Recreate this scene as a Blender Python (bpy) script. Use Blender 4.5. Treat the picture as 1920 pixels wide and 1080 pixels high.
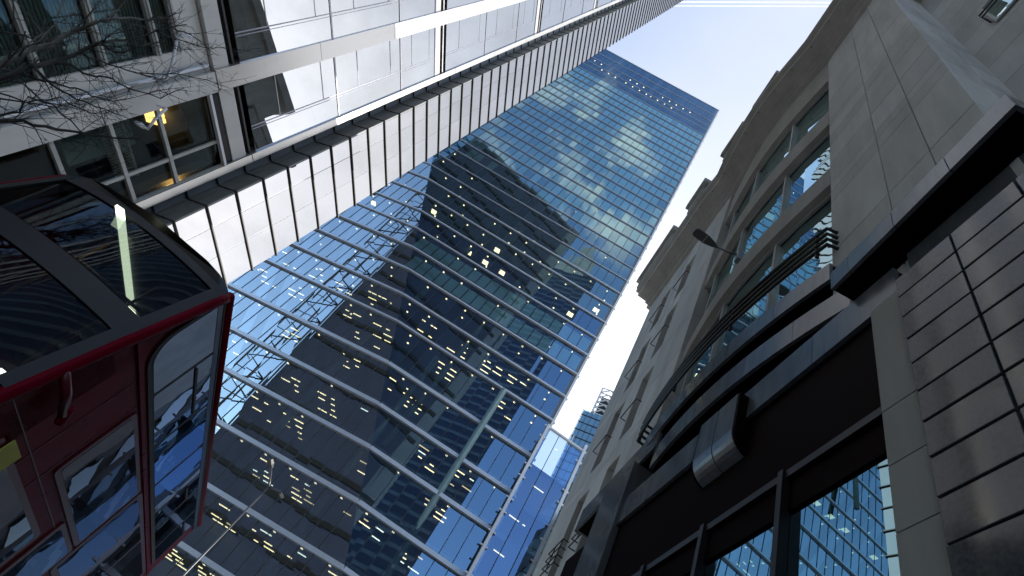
import bpy, bmesh, math, random
from mathutils import Vector, Matrix, noise as mnoise
R = math.radians
random.seed(7)
scene = bpy.context.scene
for o in list(bpy.data.objects): bpy.data.objects.remove(o)
COL = scene.collection

# ------------------------------------------------------------------ camera
FPX, ZX, ZY, CX, CY, CAMZ = 1060.0, 1546.0, -165.0, 960.0, 540.0, 0.8
_l = math.hypot(ZX-CX, ZY-CY)
ux, uy = (ZX-CX)/_l, (ZY-CY)/_l          # image direction of world-up
rx, ry = -uy, ux
EL = math.pi/2 - math.atan(_l/FPX)
FW = Vector((0, math.cos(EL), math.sin(EL))); UPV = Vector((0, -math.sin(EL), math.cos(EL))); RT = Vector((1, 0, 0))
CAM = Vector((0, 0, CAMZ))
cam = bpy.data.objects.new('camera', bpy.data.cameras.new('camera')); COL.objects.link(cam)
cr = RT*rx + UPV*ux; cu = -(RT*ry + UPV*uy)
cam.matrix_world = Matrix(((cr.x, cu.x, -FW.x, 0), (cr.y, cu.y, -FW.y, 0), (cr.z, cu.z, -FW.z, CAMZ), (0, 0, 0, 1)))
cam.data.lens = 36*FPX/1920; cam.data.sensor_width = 36; cam.data.clip_start = 0.05; cam.data.clip_end = 20000
scene.camera = cam

# ------------------------------------------------------------------ light, sky, exposure
SUN_AZ, SUN_EL = 88.0, 31.0
def AD(az): a = R(az); return Vector((math.sin(a), math.cos(a), 0))
sd = AD(SUN_AZ)*math.cos(R(SUN_EL)) + Vector((0, 0, math.sin(R(SUN_EL))))
sun = bpy.data.objects.new('sun', bpy.data.lights.new('sun', 'SUN')); COL.objects.link(sun)
sun.data.energy = 2.0; sun.data.angle = R(0.5); sun.data.color = (1, .94, .84)
sun.rotation_euler = (-sd).to_track_quat('-Z', 'Y').to_euler(); sun.location = (0, 0, 300)
w = bpy.data.worlds.new('World'); scene.world = w; w.use_nodes = True
nt = w.node_tree; nt.nodes.clear(); N = nt.nodes.new; L = nt.links.new
out = N('ShaderNodeOutputWorld'); bg = N('ShaderNodeBackground'); bg.inputs[1].default_value = 0.15
sky = N('ShaderNodeTexSky'); sky.sky_type = 'NISHITA'; sky.sun_disc = False
sky.sun_elevation = R(SUN_EL); sky.sun_rotation = R(SUN_AZ); sky.air_density = 1.0; sky.dust_density = 0.7; sky.ozone_density = 1.6
tc = N('ShaderNodeTexCoord')
# thin bright cloud veil, thickest round the sun's side of the sky
dot = N('ShaderNodeVectorMath'); dot.operation = 'DOT_PRODUCT'; v = AD(66)*math.cos(R(46))+Vector((0, 0, math.sin(R(46)))); dot.inputs[1].default_value = v
L(tc.outputs['Generated'], dot.inputs[0])
veil = N('ShaderNodeMapRange'); veil.interpolation_type = 'SMOOTHSTEP'; veil.inputs[1].default_value = 0.48; veil.inputs[2].default_value = 0.86; veil.inputs[3].default_value = 0; veil.inputs[4].default_value = 1
L(dot.outputs['Value'], veil.inputs[0])
nz = N('ShaderNodeTexNoise'); nz.inputs['Scale'].default_value = 3.2; nz.inputs['Detail'].default_value = 7; nz.inputs['Roughness'].default_value = .58
L(tc.outputs['Generated'], nz.inputs['Vector'])
nm = N('ShaderNodeMapRange'); nm.inputs[1].default_value = .38; nm.inputs[2].default_value = .66; nm.inputs[3].default_value = .86; nm.inputs[4].default_value = 1.0
L(nz.outputs['Fac'], nm.inputs[0])
mul = N('ShaderNodeMath'); mul.operation = 'MULTIPLY'; L(veil.outputs[0], mul.inputs[0]); L(nm.outputs[0], mul.inputs[1])
mix = N('ShaderNodeMix'); mix.data_type = 'RGBA'; L(mul.outputs[0], mix.inputs['Factor']); L(sky.outputs[0], mix.inputs['A'])
sep = N('ShaderNodeSeparateXYZ'); L(tc.outputs['Generated'], sep.inputs[0])
hi = N('ShaderNodeMapRange'); hi.interpolation_type = 'SMOOTHSTEP'; hi.inputs[1].default_value = .70; hi.inputs[2].default_value = .99; L(sep.outputs['Z'], hi.inputs[0])
vc = N('ShaderNodeMix'); vc.data_type = 'RGBA'; vc.inputs['A'].default_value = (3.75, 3.75, 3.85, 1); vc.inputs['B'].default_value = (1.95, 2.10, 2.42, 1); L(hi.outputs[0], vc.inputs['Factor']); nz2 = N('ShaderNodeTexNoise'); nz2.inputs['Scale'].default_value = 5.0; nz2.inputs['Detail'].default_value = 8; nz2.inputs['Roughness'].default_value = .6; L(tc.outputs['Generated'], nz2.inputs['Vector'])
cm = N('ShaderNodeMapRange'); cm.inputs[1].default_value = .34; cm.inputs[2].default_value = .62; cm.inputs[3].default_value = .70; cm.inputs[4].default_value = 1.06; L(nz2.outputs['Fac'], cm.inputs[0])
east = N('ShaderNodeMapRange'); east.interpolation_type = 'SMOOTHSTEP'; east.inputs[1].default_value = .25; east.inputs[2].default_value = .55; L(sep.outputs['X'], east.inputs[0])
cmx = N('ShaderNodeMix'); cmx.inputs['A'].default_value = 1.0; L(east.outputs[0], cmx.inputs['Factor']); L(cm.outputs[0], cmx.inputs['B'])
vs_ = N('ShaderNodeVectorMath'); vs_.operation = 'SCALE'; L(vc.outputs['Result'], vs_.inputs[0]); L(cmx.outputs['Result'], vs_.inputs['Scale']); L(vs_.outputs[0], mix.inputs['B'])
# a loose bank of cumulus over the rear of the street (it shows in the tower's glass)
dot2 = N('ShaderNodeVectorMath'); dot2.operation = 'DOT_PRODUCT'; dot2.inputs[1].default_value = AD(-154)*math.cos(R(63))+Vector((0, 0, math.sin(R(63)))); L(tc.outputs['Generated'], dot2.inputs[0])
m2 = N('ShaderNodeMapRange'); m2.interpolation_type = 'SMOOTHSTEP'; m2.inputs[1].default_value = .978; m2.inputs[2].default_value = .997; L(dot2.outputs['Value'], m2.inputs[0])
nz3 = N('ShaderNodeTexNoise'); nz3.inputs['Scale'].default_value = 11; nz3.inputs['Detail'].default_value = 7; nz3.inputs['Roughness'].default_value = .55; L(tc.outputs['Generated'], nz3.inputs['Vector'])
m3 = N('ShaderNodeMapRange'); m3.interpolation_type = 'SMOOTHSTEP'; m3.inputs[1].default_value = .49; m3.inputs[2].default_value = .64; L(nz3.outputs['Fac'], m3.inputs[0])
m4 = N('ShaderNodeMath'); m4.operation = 'MULTIPLY'; L(m2.outputs[0], m4.inputs[0]); L(m3.outputs[0], m4.inputs[1])
mix2 = N('ShaderNodeMix'); mix2.data_type = 'RGBA'; L(m4.outputs[0], mix2.inputs['Factor']); mix2.inputs['B'].default_value = (3.3, 3.2, 3.05, 1)
L(mix.outputs['Result'], mix2.inputs['A']); L(mix2.outputs['Result'], bg.inputs[0]); L(bg.outputs[0], out.inputs[0])
vs = scene.view_settings
vs.view_transform = 'Standard'; vs.look = 'None'; vs.gamma = 1; vs.use_curve_mapping = False; vs.exposure = 1.55
cy = scene.cycles; cy.max_bounces = 10; cy.transparent_max_bounces = 12; cy.glossy_bounces = 6; cy.sample_clamp_indirect = 6; cy.caustics_reflective = False; cy.caustics_refractive = False
cy.use_denoising = True

# ------------------------------------------------------------------ pixel helpers (photo pixels -> rays -> real planes)
def ray(x, y):
    a = ((x-CX)*rx+(y-CY)*ry)/FPX; b = ((x-CX)*ux+(y-CY)*uy)/FPX
    return (FW + RT*a + UPV*b).normalized()
def onz(x, y, z): v = ray(x, y); return CAM + v*((z-CAMZ)/v.z)
def atr(x, y, r): v = ray(x, y); return CAM + v*(r/math.hypot(v.x, v.y))

# ------------------------------------------------------------------ materials
def newmat(name):
    m = bpy.data.materials.new(name); m.use_nodes = True; t = m.node_tree; t.nodes.clear()
    o = t.nodes.new('ShaderNodeOutputMaterial'); return m, t, o
def pbr(name, col, rough=.6, metal=0, var=.12, scale=2.0, bump=0.0, bscale=40, spec=.5, streak=False, coat=0, rvar=.0, island=0):
    m, t, o = newmat(name); n = t.nodes.new; l = t.links.new
    p = n('ShaderNodeBsdfPrincipled'); l(p.outputs[0], o.inputs[0])
    p.inputs['Metallic'].default_value = metal; p.inputs['Roughness'].default_value = rough; p.inputs['Specular IOR Level'].default_value = spec
    p.inputs['Coat Weight'].default_value = coat; p.inputs['Coat Roughness'].default_value = .05
    c = n('ShaderNodeTexCoord'); mp = n('ShaderNodeMapping'); l(c.outputs['Object'], mp.inputs[0])
    if streak: mp.inputs['Scale'].default_value = (1, 1, .18)
    a = n('ShaderNodeTexNoise'); a.inputs['Scale'].default_value = scale; a.inputs['Detail'].default_value = 6; a.inputs['Roughness'].default_value = .62; l(mp.outputs[0], a.inputs['Vector'])
    r = n('ShaderNodeMapRange'); r.inputs[1].default_value = .3; r.inputs[2].default_value = .7; r.inputs[3].default_value = 1-var; r.inputs[4].default_value = 1+var; l(a.outputs['Fac'], r.inputs[0])
    x = n('ShaderNodeMix'); x.data_type = 'RGBA'; x.blend_type = 'MULTIPLY'; x.inputs['Factor'].default_value = 1; x.inputs['A'].default_value = (*col, 1); l(r.outputs[0], x.inputs['B'])
    if island:
        gi = n('ShaderNodeNewGeometry'); ir = n('ShaderNodeMapRange'); ir.inputs[3].default_value = 1-island; ir.inputs[4].default_value = 1+island*.6; l(gi.outputs['Random Per Island'], ir.inputs[0])
        x2 = n('ShaderNodeMix'); x2.data_type = 'RGBA'; x2.blend_type = 'MULTIPLY'; x2.inputs['Factor'].default_value = 1; l(x.outputs['Result'], x2.inputs['A']); l(ir.outputs[0], x2.inputs['B']); l(x2.outputs['Result'], p.inputs['Base Color'])
    else: l(x.outputs['Result'], p.inputs['Base Color'])
    if rvar:
        q = n('ShaderNodeMapRange'); q.inputs[1].default_value = .3; q.inputs[2].default_value = .7; q.inputs[3].default_value = max(0, rough-rvar); q.inputs[4].default_value = rough+rvar; l(a.outputs['Fac'], q.inputs[0]); l(q.outputs[0], p.inputs['Roughness'])
    if bump:
        b = n('ShaderNodeTexNoise'); b.inputs['Scale'].default_value = bscale; b.inputs['Detail'].default_value = 4; l(c.outputs['Object'], b.inputs['Vector'])
        bb = n('ShaderNodeBump'); bb.inputs['Strength'].default_value = bump; bb.inputs['Distance'].default_value = .02; l(b.outputs['Fac'], bb.inputs['Height']); l(bb.outputs[0], p.inputs['Normal'])
    return m
def glass(name, tint, refl, f0=.2, ior=1.55, rough=.0, wob=.0, wscale=.5, see=True, base=(.02, .025, .03)):
    m, t, o = newmat(name); n = t.nodes.new; l = t.links.new
    g = n('ShaderNodeBsdfGlossy'); g.inputs['Color'].default_value = (*refl, 1); g.inputs['Roughness'].default_value = rough
    if see: b = n('ShaderNodeBsdfTransparent'); b.inputs[0].default_value = (*tint, 1)
    else: b = n('ShaderNodeBsdfDiffuse'); b.inputs[0].default_value = (*base, 1)
    fr = n('ShaderNodeFresnel'); fr.inputs[0].default_value = ior
    mr = n('ShaderNodeMapRange'); mr.inputs[3].default_value = f0; mr.inputs[4].default_value = 1.0; mr.inputs[1].default_value = .04; l(fr.outputs[0], mr.inputs[0])
    if wob:
        c = n('ShaderNodeTexCoord'); a = n('ShaderNodeTexNoise'); a.inputs['Scale'].default_value = wscale; a.inputs['Detail'].default_value = 2; l(c.outputs['Object'], a.inputs['Vector'])
        bb = n('ShaderNodeBump'); bb.inputs['Strength'].default_value = wob; bb.inputs['Distance'].default_value = .1; l(a.outputs['Fac'], bb.inputs['Height']); l(bb.outputs[0], g.inputs['Normal'])
    gi = n('ShaderNodeNewGeometry'); ir = n('ShaderNodeMapRange'); ir.inputs[3].default_value = .86; ir.inputs[4].default_value = 1.04; l(gi.outputs['Random Per Island'], ir.inputs[0])
    vm = n('ShaderNodeVectorMath'); vm.operation = 'SCALE'; vm.inputs[0].default_value = refl; l(ir.outputs[0], vm.inputs['Scale']); l(vm.outputs[0], g.inputs['Color'])
    x = n('ShaderNodeMixShader'); l(mr.outputs[0], x.inputs[0]); l(b.outputs[0], x.inputs[1]); l(g.outputs[0], x.inputs[2]); l(x.outputs[0], o.inputs[0])
    return m
def emit(name, col, s):
    m, t, o = newmat(name); e = t.nodes.new('ShaderNodeEmission'); e.inputs[1].default_value = s
    c = t.nodes.new('ShaderNodeTexCoord'); a = t.nodes.new('ShaderNodeTexNoise'); a.inputs['Scale'].default_value = 4; t.links.new(c.outputs['Object'], a.inputs['Vector'])
    r = t.nodes.new('ShaderNodeMix'); r.data_type = 'RGBA'; r.inputs['A'].default_value = (*col, 1); r.inputs['B'].default_value = (*[k*.85 for k in col], 1); t.links.new(a.outputs['Fac'], r.inputs['Factor'])
    t.links.new(r.outputs['Result'], e.inputs[0]); t.links.new(e.outputs[0], o.inputs[0]); return m
M = dict(
 asphalt=pbr('asphalt', (.05, .05, .052), .85, bump=.4, bscale=90), paving=pbr('paving_stone', (.38, .37, .35), .8, bump=.2),
 line=pbr('road_paint', (.7, .7, .66), .7, var=.2), kerb=pbr('kerb_granite', (.3, .3, .3), .7),
 stone=pbr('limestone', (.58, .585, .57), .75, var=.17, scale=1.6, bump=.15, bscale=60, streak=True, island=.13),
 stone2=pbr('limestone_reveal', (.40, .39, .36), .8, var=.16, scale=1.6, bump=.12, streak=True, island=.08),
 groove=pbr('dark_joint', (.05, .055, .06), .9),  # dark backing that shows through the open panel joints
 granite=pbr('polished_granite', (.075, .080, .088), .10, var=.3, scale=30, spec=.30, rvar=.03, island=.18),
 fascia=pbr('polished_fascia', (.115, .125, .14), .17, var=.2, scale=6, spec=.6, rvar=.05, streak=True, island=.15),
 maroon=pbr('shaded_maroon', (.0035, .0008, .0015), .7, var=.2, spec=.03),  # near-black maroon puts the deep soffit shade into the colour
 iron=pbr('black_iron', (.010, .009, .011), .45, var=.2, spec=.3),
 mull=pbr('grey_mullion', (.35, .36, .35), .45),
 dark=pbr('dark_frame', (.02, .022, .025), .5),
 alu=pbr('white_aluminium', (.62, .63, .66), .4, metal=.0, var=.05),
 fin=pbr('aluminium_fin', (.52, .55, .60), .35, metal=.3, var=.05),
 pier=pbr('satin_metal_pier', (.64, .625, .60), .30, metal=.75, var=.07, scale=1.2, rvar=.05, island=.06, streak=True),
 beige=pbr('beige_panel', (.52, .51, .49), .55, var=.10, scale=1.4, streak=True, island=.08),
 greymet=pbr('grey_metal', (.20, .225, .25), .45, metal=.4, var=.1),
 retn=pbr('dark_return_panel', (.13, .128, .12), .5, var=.15),
 ceil=pbr('office_ceiling', (.12, .12, .105), .9, var=.1), core=pbr('office_core', (.06, .065, .058), .9, var=.3, scale=.25),
 blind=pbr('roller_blind', (.50, .76, .74), .9, var=.12, scale=.15), blind2=pbr('slatted_blind', (.27, .42, .44), .8, var=.1),
 louvre=pbr('louvre', (.045, .06, .11), .5, var=.1), spand=pbr('spandrel_panel', (.13, .15, .165), .6, var=.1),
 colm=pbr('pale_column', (.13, .20, .20), .7), band=pbr('pale_band', (.36, .5, .5), .6), room=pbr('room_surface', (.20, .205, .19), .9, var=.3, scale=.5), pblind=pbr('pale_roller_blind', (.42, .46, .46), .85, var=.08),
 red=pbr('red_paint', (.15, .002, .012), .32, var=.10, scale=3, spec=.05, coat=.0, rvar=.08), reddark=pbr('dark_red_trim', (.10, .004, .01), .35),  # reddark is a deeper red for trim, seals and seams
 busroof=pbr('dark_roof', (.02, .018, .022), .3, spec=.3),
 rubber=pbr('rubber', (.012, .012, .014), .6), seat=pbr('seat_fabric', (.05, .02, .03), .9), chrome=pbr('grey_trim', (.30, .30, .34), .3, metal=.6),
 yellow=pbr('yellow_plate', (.55, .5, .06), .5), pole=pbr('grab_pole', (.5, .22, .05), .4),
 bark=pbr('bark', (.045, .04, .038), .9, var=.3, scale=8, bump=.3), bark2=pbr('pale_bark', (.13, .12, .105), .9, var=.35, scale=9, bump=.3),
 lampgrey=pbr('lamp_housing', (.05, .055, .06), .5), lampwhite=pbr('white_lamp', (.62, .64, .68), .4), post=pbr('steel_post', (.10, .105, .115), .4, metal=.6),
 stonelit=pbr('pale_stone_tower', (.55, .52, .46), .8, var=.1, scale=.05),
 steel=pbr('galvanised_steel', (.45, .46, .47), .5), contrail=None,
 xglass=glass('wing_glass', (.5, .65, .8), (.40, .62, .98), f0=.30, ior=1.5, wob=.02, wscale=.35),
 wlow=glass('lower_tower_glass', (.72, .86, .86), (.46, .72, 1.0), f0=.31, ior=1.5, wob=.006, wscale=.35),
 cglass=glass('crown_glass', (.55, .68, .8), (.50, .74, .95), f0=.20, ior=1.45, wob=.01, wscale=.4),
 aglass=glass('folded_glass', (.62, .76, .76), (.86, .97, 1.0), f0=.46, ior=1.5, wob=.006, wscale=.35),
 tglass=glass('tower_glass', (.72, .88, .86), (.60, .89, 1.0), f0=.31, ior=1.5, wob=.006, wscale=.35),
 lglass=glass('office_glass', (.55, .62, .62), (.94, .97, 1.0), f0=.56, ior=1.6, wob=.006, wscale=.6),
 sglass=glass('strip_glass', (.3, .3, .3), (.74, .75, .77), f0=.60, ior=1.6, wob=.012, wscale=.8, see=False, base=(.05, .05, .05)),
 bglass=glass('bay_glass', (.2, .3, .3), (.72, .96, .98), f0=.80, ior=1.55, wob=.05, wscale=.6, see=False, base=(.03, .075, .08)),
 shglass=glass('shop_glass', (.2, .3, .3), (.50, .82, .92), f0=.5, ior=1.5, wob=.01, wscale=.5, see=False, base=(.01, .012, .014)),
 wglass=glass('small_window_glass', (.2, .2, .2), (.6, .68, .7), f0=.05, ior=1.4, see=False, base=(.012, .014, .012)),
 bus_side=glass('bus_side_glass', (.2, .2, .2), (.50, .60, .80), f0=.42, ior=1.5, wob=.02, wscale=1.5, see=False, base=(.012, .012, .016)),  # bluish reflection colour stands in for the blue tower mirrored there
 bus_low=glass('bus_lower_glass', (.2, .2, .2), (.5, .5, .6), f0=.16, ior=1.5, wob=.02, wscale=1.2, see=False, base=(.03, .032, .038)),
 bus_front=glass('bus_windscreen', (.42, .45, .44), (.7, .8, .85), f0=.07, ior=1.45),
 roomglass=glass('room_window_glass', (.80, .84, .82), (.8, .86, .9), f0=.06, ior=1.45),
 light=emit('office_light', (1, .78, .46), 1.15), light2=emit('office_light_dim', (1, .74, .42), .5), light3=emit('office_light_cool', (.9, .95, .85), .8), spot=emit('office_downlight', (1, .82, .58), .85), tube=emit('bus_tube', (.92, 1, .74), 1.15), lamplit=emit('warm_shade', (1, .55, .16), 1.5),
 lamp_on=emit('marker_lamp', (1, .95, .85), 5), greenlit=emit('green_screen', (.45, 1, .5), .8))

_m, _t, _o = newmat('contrail_vapour'); _d = _t.nodes.new('ShaderNodeBsdfDiffuse'); _r = _t.nodes.new('ShaderNodeBsdfTranslucent'); _x = _t.nodes.new('ShaderNodeMixShader')
_n = _t.nodes.new('ShaderNodeTexNoise'); _n.inputs['Scale'].default_value = .02; _x2 = _t.nodes.new('ShaderNodeMixShader'); _tr = _t.nodes.new('ShaderNodeBsdfTransparent')
_d.inputs[0].default_value = _r.inputs[0].default_value = (.98, .98, .98, 1); _t.links.new(_d.outputs[0], _x.inputs[1]); _t.links.new(_r.outputs[0], _x.inputs[2])
_mr = _t.nodes.new('ShaderNodeMapRange'); _mr.inputs[1].default_value = .35; _mr.inputs[2].default_value = .65; _mr.inputs[3].default_value = .25; _mr.inputs[4].default_value = .9; _t.links.new(_n.outputs['Fac'], _mr.inputs[0]); _t.links.new(_mr.outputs[0], _x2.inputs[0]); _t.links.new(_x.outputs[0], _x2.inputs[1]); _t.links.new(_tr.outputs[0], _x2.inputs[2]); _t.links.new(_x2.outputs[0], _o.inputs[0]); M['contrail'] = _m

# ------------------------------------------------------------------ mesh builder
ORG = {}
class MB:
    def __init__(s): s.v = []; s.f = []
    def poly(s, pts): k = len(s.v); s.v += [Vector(p) for p in pts]; s.f.append(list(range(k, k+len(pts))))
    def hexa(s, p):   # 8 points: bottom 4, top 4
        k = len(s.v); s.v += [Vector(q) for q in p]
        for q in ((0, 3, 2, 1), (4, 5, 6, 7), (0, 1, 5, 4), (1, 2, 6, 5), (2, 3, 7, 6), (3, 0, 4, 7)): s.f.append([k+i for i in q])
    def box(s, F, u0, u1, n0, n1, z0, z1):
        s.hexa([F(u0, n0, z0), F(u1, n0, z0), F(u1, n1, z0), F(u0, n1, z0), F(u0, n0, z1), F(u1, n0, z1), F(u1, n1, z1), F(u0, n1, z1)])
    def prism(s, bot, top):
        k = len(s.v); n = len(bot); s.v += [Vector(p) for p in bot]+[Vector(p) for p in top]
        s.f.append([k+i for i in range(n)][::-1]); s.f.append([k+n+i for i in range(n)])
        for i in range(n): j = (i+1) % n; s.f.append([k+i, k+j, k+n+j, k+n+i])
    def sweep(s, paths):   # list of equal-length sections, open skin with caps
        k = len(s.v); m = len(paths[0])
        for p in paths: s.v += [Vector(q) for q in p]
        for a in range(len(paths)-1):
            for i in range(m): j = (i+1) % m; s.f.append([k+a*m+i, k+a*m+j, k+(a+1)*m+j, k+(a+1)*m+i])
        s.f.append([k+i for i in range(m)][::-1]); s.f.append([k+(len(paths)-1)*m+i for i in range(m)])
    def grid(s, rows):
        k = len(s.v); m = len(rows[0])
        for r in rows: s.v += [Vector(q) for q in r]
        for a in range(len(rows)-1):
            for i in range(m-1): s.f.append([k+a*m+i, k+a*m+i+1, k+(a+1)*m+i+1, k+(a+1)*m+i])
    def tube(s, pts, r0, r1=None, n=6):
        pts = [Vector(p) for p in pts]; r1 = r0 if r1 is None else r1; secs = []
        for i, p in enumerate(pts):
            d = (pts[min(i+1, len(pts)-1)]-pts[max(i-1, 0)]).normalized()
            a = d.cross(Vector((0, 0, 1)));
            if a.length < .05: a = d.cross(Vector((1, 0, 0)))
            a.normalize(); b = d.cross(a); r = r0+(r1-r0)*i/max(1, len(pts)-1)
            secs.append([p+a*r*math.cos(2*math.pi*q/n)+b*r*math.sin(2*math.pi*q/n) for q in range(n)])
        s.sweep(secs)
    def build(s, name, mat, parent=None, smooth=False, bevel=0, face=None):
        o_ = ORG.get(parent.as_pointer(), Vector()) if parent else Vector()
        me = bpy.data.meshes.new(name); me.from_pydata([tuple(q-o_) for q in s.v], [], s.f); me.update()
        bm = bmesh.new(); bm.from_mesh(me); bm.normal_update()
        if face is None: bmesh.ops.recalc_face_normals(bm, faces=bm.faces)
        else:
            for f in bm.faces:
                if f.normal.dot(face) < 0: f.normal_flip()
        bm.to_mesh(me); bm.free()
        if smooth:
            for p in me.polygons: p.use_smooth = True
        me.materials.append(mat if not isinstance(mat, str) else M[mat])
        ob = bpy.data.objects.new(name, me); COL.objects.link(ob)
        if parent: ob.parent = parent; ORG[ob.as_pointer()] = o_
        if bevel:
            b = ob.modifiers.new('bevel', 'BEVEL'); b.width = bevel; b.segments = 2; b.limit_method = 'ANGLE'
        return ob
KEEP = []
def tag(o, label=None, cat=None, group=None, kind=None):
    if label: o['label'] = label
    if cat: o['category'] = cat
    if group: o['group'] = group
    if kind: o['kind'] = kind
    return o
def thing(name, loc, label, cat, group=None):
    o = bpy.data.objects.new(name, None); COL.objects.link(o); o.location = loc; ORG[o.as_pointer()] = Vector(loc); KEEP.append(o)
    return tag(o, label, cat, group)

# ================================================================== SETTING: ground, road, pavements
g = MB(); g.poly([(-4000, -4000, -.16), (4000, -4000, -.16), (4000, 4000, -.16), (-4000, 4000, -.16)]); tag(g.build('ground', 'paving'), kind='structure')
ST = lambda u, w_, z: AD(9)*u + AD(99)*w_ + Vector((0, 0, z))
g = MB(); g.box(ST, -120, 44, -7.2, -1.3, -.15, -.12); tag(g.build('road', 'asphalt'), kind='structure')
g = MB(); g.box(ST, -120, 44, -1.1, 14, -.15, 0); tag(g.build('pavement', 'paving'), kind='structure')
g = MB(); g.box(ST, -120, 44, -1.28, -1.103, -.15, .004); tag(g.build('kerb', 'kerb', bevel=.02), kind='structure')
g = MB(); g.box(ST, -120, 44, -12.5, -7.45, -.15, 0); tag(g.build('pavement', 'paving'), kind='structure')
g = MB()
for off in (-1.55, -1.75): g.box(ST, -120, 44, off, off+.07, -.118, -.114)
tag(g.build('road_marking', 'line'), kind='structure')

# ================================================================== GLASS TOWER
TP = AD(15.47)*52; TAZ = 100.8
TD, TN = AD(TAZ), AD(TAZ+90)             # along facade (to the right), outward (towards camera)
def TB(u, n, z): return Vector((TP.x, TP.y, 0)) + TD*u + TN*n + Vector((0, 0, z))
def hitplane(x, y, P, n): v = ray(x, y); return CAM + v*((P-CAM).dot(n)/v.dot(n))
def crease_u(px): h = hitplane(*px, TP, TN); return (h-TP).dot(TD), h.z
(cu0, cz0), (cu1, cz1) = crease_u((797, 363)), crease_u((673, 937))
def CU(z): return cu1+(cu0-cu1)*(z-cz1)/(cz0-cz1)
AA = AD(111.5); ADIR = -AA              # facet A runs to the left along ADIR
cdir = (TB(CU(100), 0, 100)-TB(CU(0), 0, 0)).normalized()
NA = cdir.cross(AA).normalized()
if NA.dot(CAM-TB(CU(30), 0, 30)) < 0: NA = -NA
NAh = Vector((NA.x, NA.y, 0)).normalized()
def TA(t, n, z): return TB(CU(z), 0, z) + ADIR*t + NAh*n     # t metres left of the crease
TUPA = (Vector((0, 0, 1)) - NA*NA.z).normalized()
tower = thing('office_tower', TB(-25, -20, 0), 'tall blue glass office tower with white floor bands and a folded facade', 'tower')
zs = [4.6, 9.2, 14.2, 19.0, 24.3, 29.4, 34.0, 39.1, 45.0, 49.3, 53.7, 57.9, 62.0, 66.0, 70.1]
zs += [70.1+4.057*k for k in range(1, 16)]; zs += [130.95+4.3*k for k in range(1, 7)]; zs += [161.2, 164.9, 169.8, 175.9, 182.4]
ZTOP = zs[-1]; ALEN = 62.0
bright = []
mul_, mulA = MB(), MB()
corew = MB()
jit = lambda a: random.uniform(-a, a)
def umin(z): return max(CU(z), -64.0)
for k in range(len(zs)-1):
    z0, z1 = zs[k], zs[k+1]
    cL0, cL1 = umin(z0), umin(z1)
    glA, glB, slabs, spd = MB(), MB(), MB(), MB()
    # facet B panes (1.5 m), cut on the crease
    nB = int(math.ceil((-.65-min(cL0, cL1))/1.5))
    for i in range(nB):
        ur, ul = -.65-1.5*i, -.65-1.5*(i+1)
        a0, a1 = max(ul, cL0), max(ul, cL1); b0, b1 = max(ur, cL0), max(ur, cL1)
        if b0-a0 < .01 and b1-a1 < .01: continue
        j = jit(.012); jj = jit(.012)
        glB.poly([TB(a0, j, z0), TB(b0, jj, z0), TB(b1, -j, z1), TB(a1, -jj, z1)])
        if ul > cL0 and ul > cL1: mul_.box(TB, ul-.035, ul+.035, .0, .05, z0, z1)
    # facet A panes
    if k < 26:
        for i in range(int(ALEN/1.5)):
            t0, t1 = 1.5*i, 1.5*(i+1); j = jit(.009); jj = jit(.009)
            glA.poly([TA(t1, j, z0), TA(t0, jj, z0), TA(t0, -j, z1), TA(t1, -jj, z1)])
        # mullions run straight up the tilted face
        for i in range(-30, int(ALEN/1.5)+1):
            P0 = TB(CU(0), 0, 0)+ADIR*1.5*i; q0 = P0 + TUPA*(z0/TUPA.z); q1 = P0 + TUPA*(z1/TUPA.z)
            s0 = (q0-TB(CU(z0), 0, z0)).dot(ADIR); s1 = (q1-TB(CU(z1), 0, z1)).dot(ADIR)
            if s0 > 0 and s1 > 0 and s1 < ALEN and s0 < ALEN:
                d = ADIR*.035
                mulA.hexa([q0-d, q0+d, q0+d+NA*.05, q0-d+NA*.05, q1-d, q1+d, q1+d+NA*.05, q1-d+NA*.05])
    sp = .75 if z0 < 60 else (.5 if z0 < 155 else .3)
    if z0 < 155:
        # slab (underside is the ceiling of the floor below)
        CL = 5.5 + jit(1.2)
        slabs.box(TB, umin(z0)+.35, -.7, -9.0, -.16, z0, z0+.3)
        if k < 26: slabs.prism([TA(.3, -.16, z0), TA(ALEN, -.16, z0), TA(ALEN, -9, z0), TA(-1, -9, z0)], [TA(.3, -.16, z0+.3), TA(ALEN, -.16, z0+.3), TA(ALEN, -9, z0+.3), TA(-1, -9, z0+.3)])
        spd.poly([TB(umin(z0)+.1, -.09, z0+.02), TB(-.7, -.09, z0+.02), TB(-.7, -.09, z0+sp), TB(umin(z0+sp)+.1, -.09, z0+sp)])
        if k < 26: spd.poly([TA(.05, -.09, z0+.02), TA(ALEN, -.09, z0+.02), TA(ALEN, -.09, z0+sp), TA(.05, -.09, z0+sp)])
    glB.build('glazing_row', 'cglass' if z0 > 156 else ('tglass' if z0 > 62 else 'wlow'), tower, face=TN)
    if glA.v: glA.build('folded_glazing_row', 'aglass', tower, face=NA)
    if slabs.v: slabs.build('ceiling_slab', 'ceil', tower); spd.build('spandrel', 'spand', tower)
    corew.poly([TB(umin(z0)-8, -8.8, z0), TB(-.7, -8.8, z0), TB(-.7, -8.8, z1), TB(umin(z1)-8, -8.8, z1)])
    if k < 26: corew.poly([TA(-1, -8.6, z0), TA(ALEN, -8.6, z0), TA(ALEN, -8.6, z1), TA(-1, -8.6, z1)])
mul_.build('mullion_grid', 'dark', tower); mulA.build('mullion_grid', 'dark', tower)
corew.build('core_wall', 'core', tower)
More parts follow.
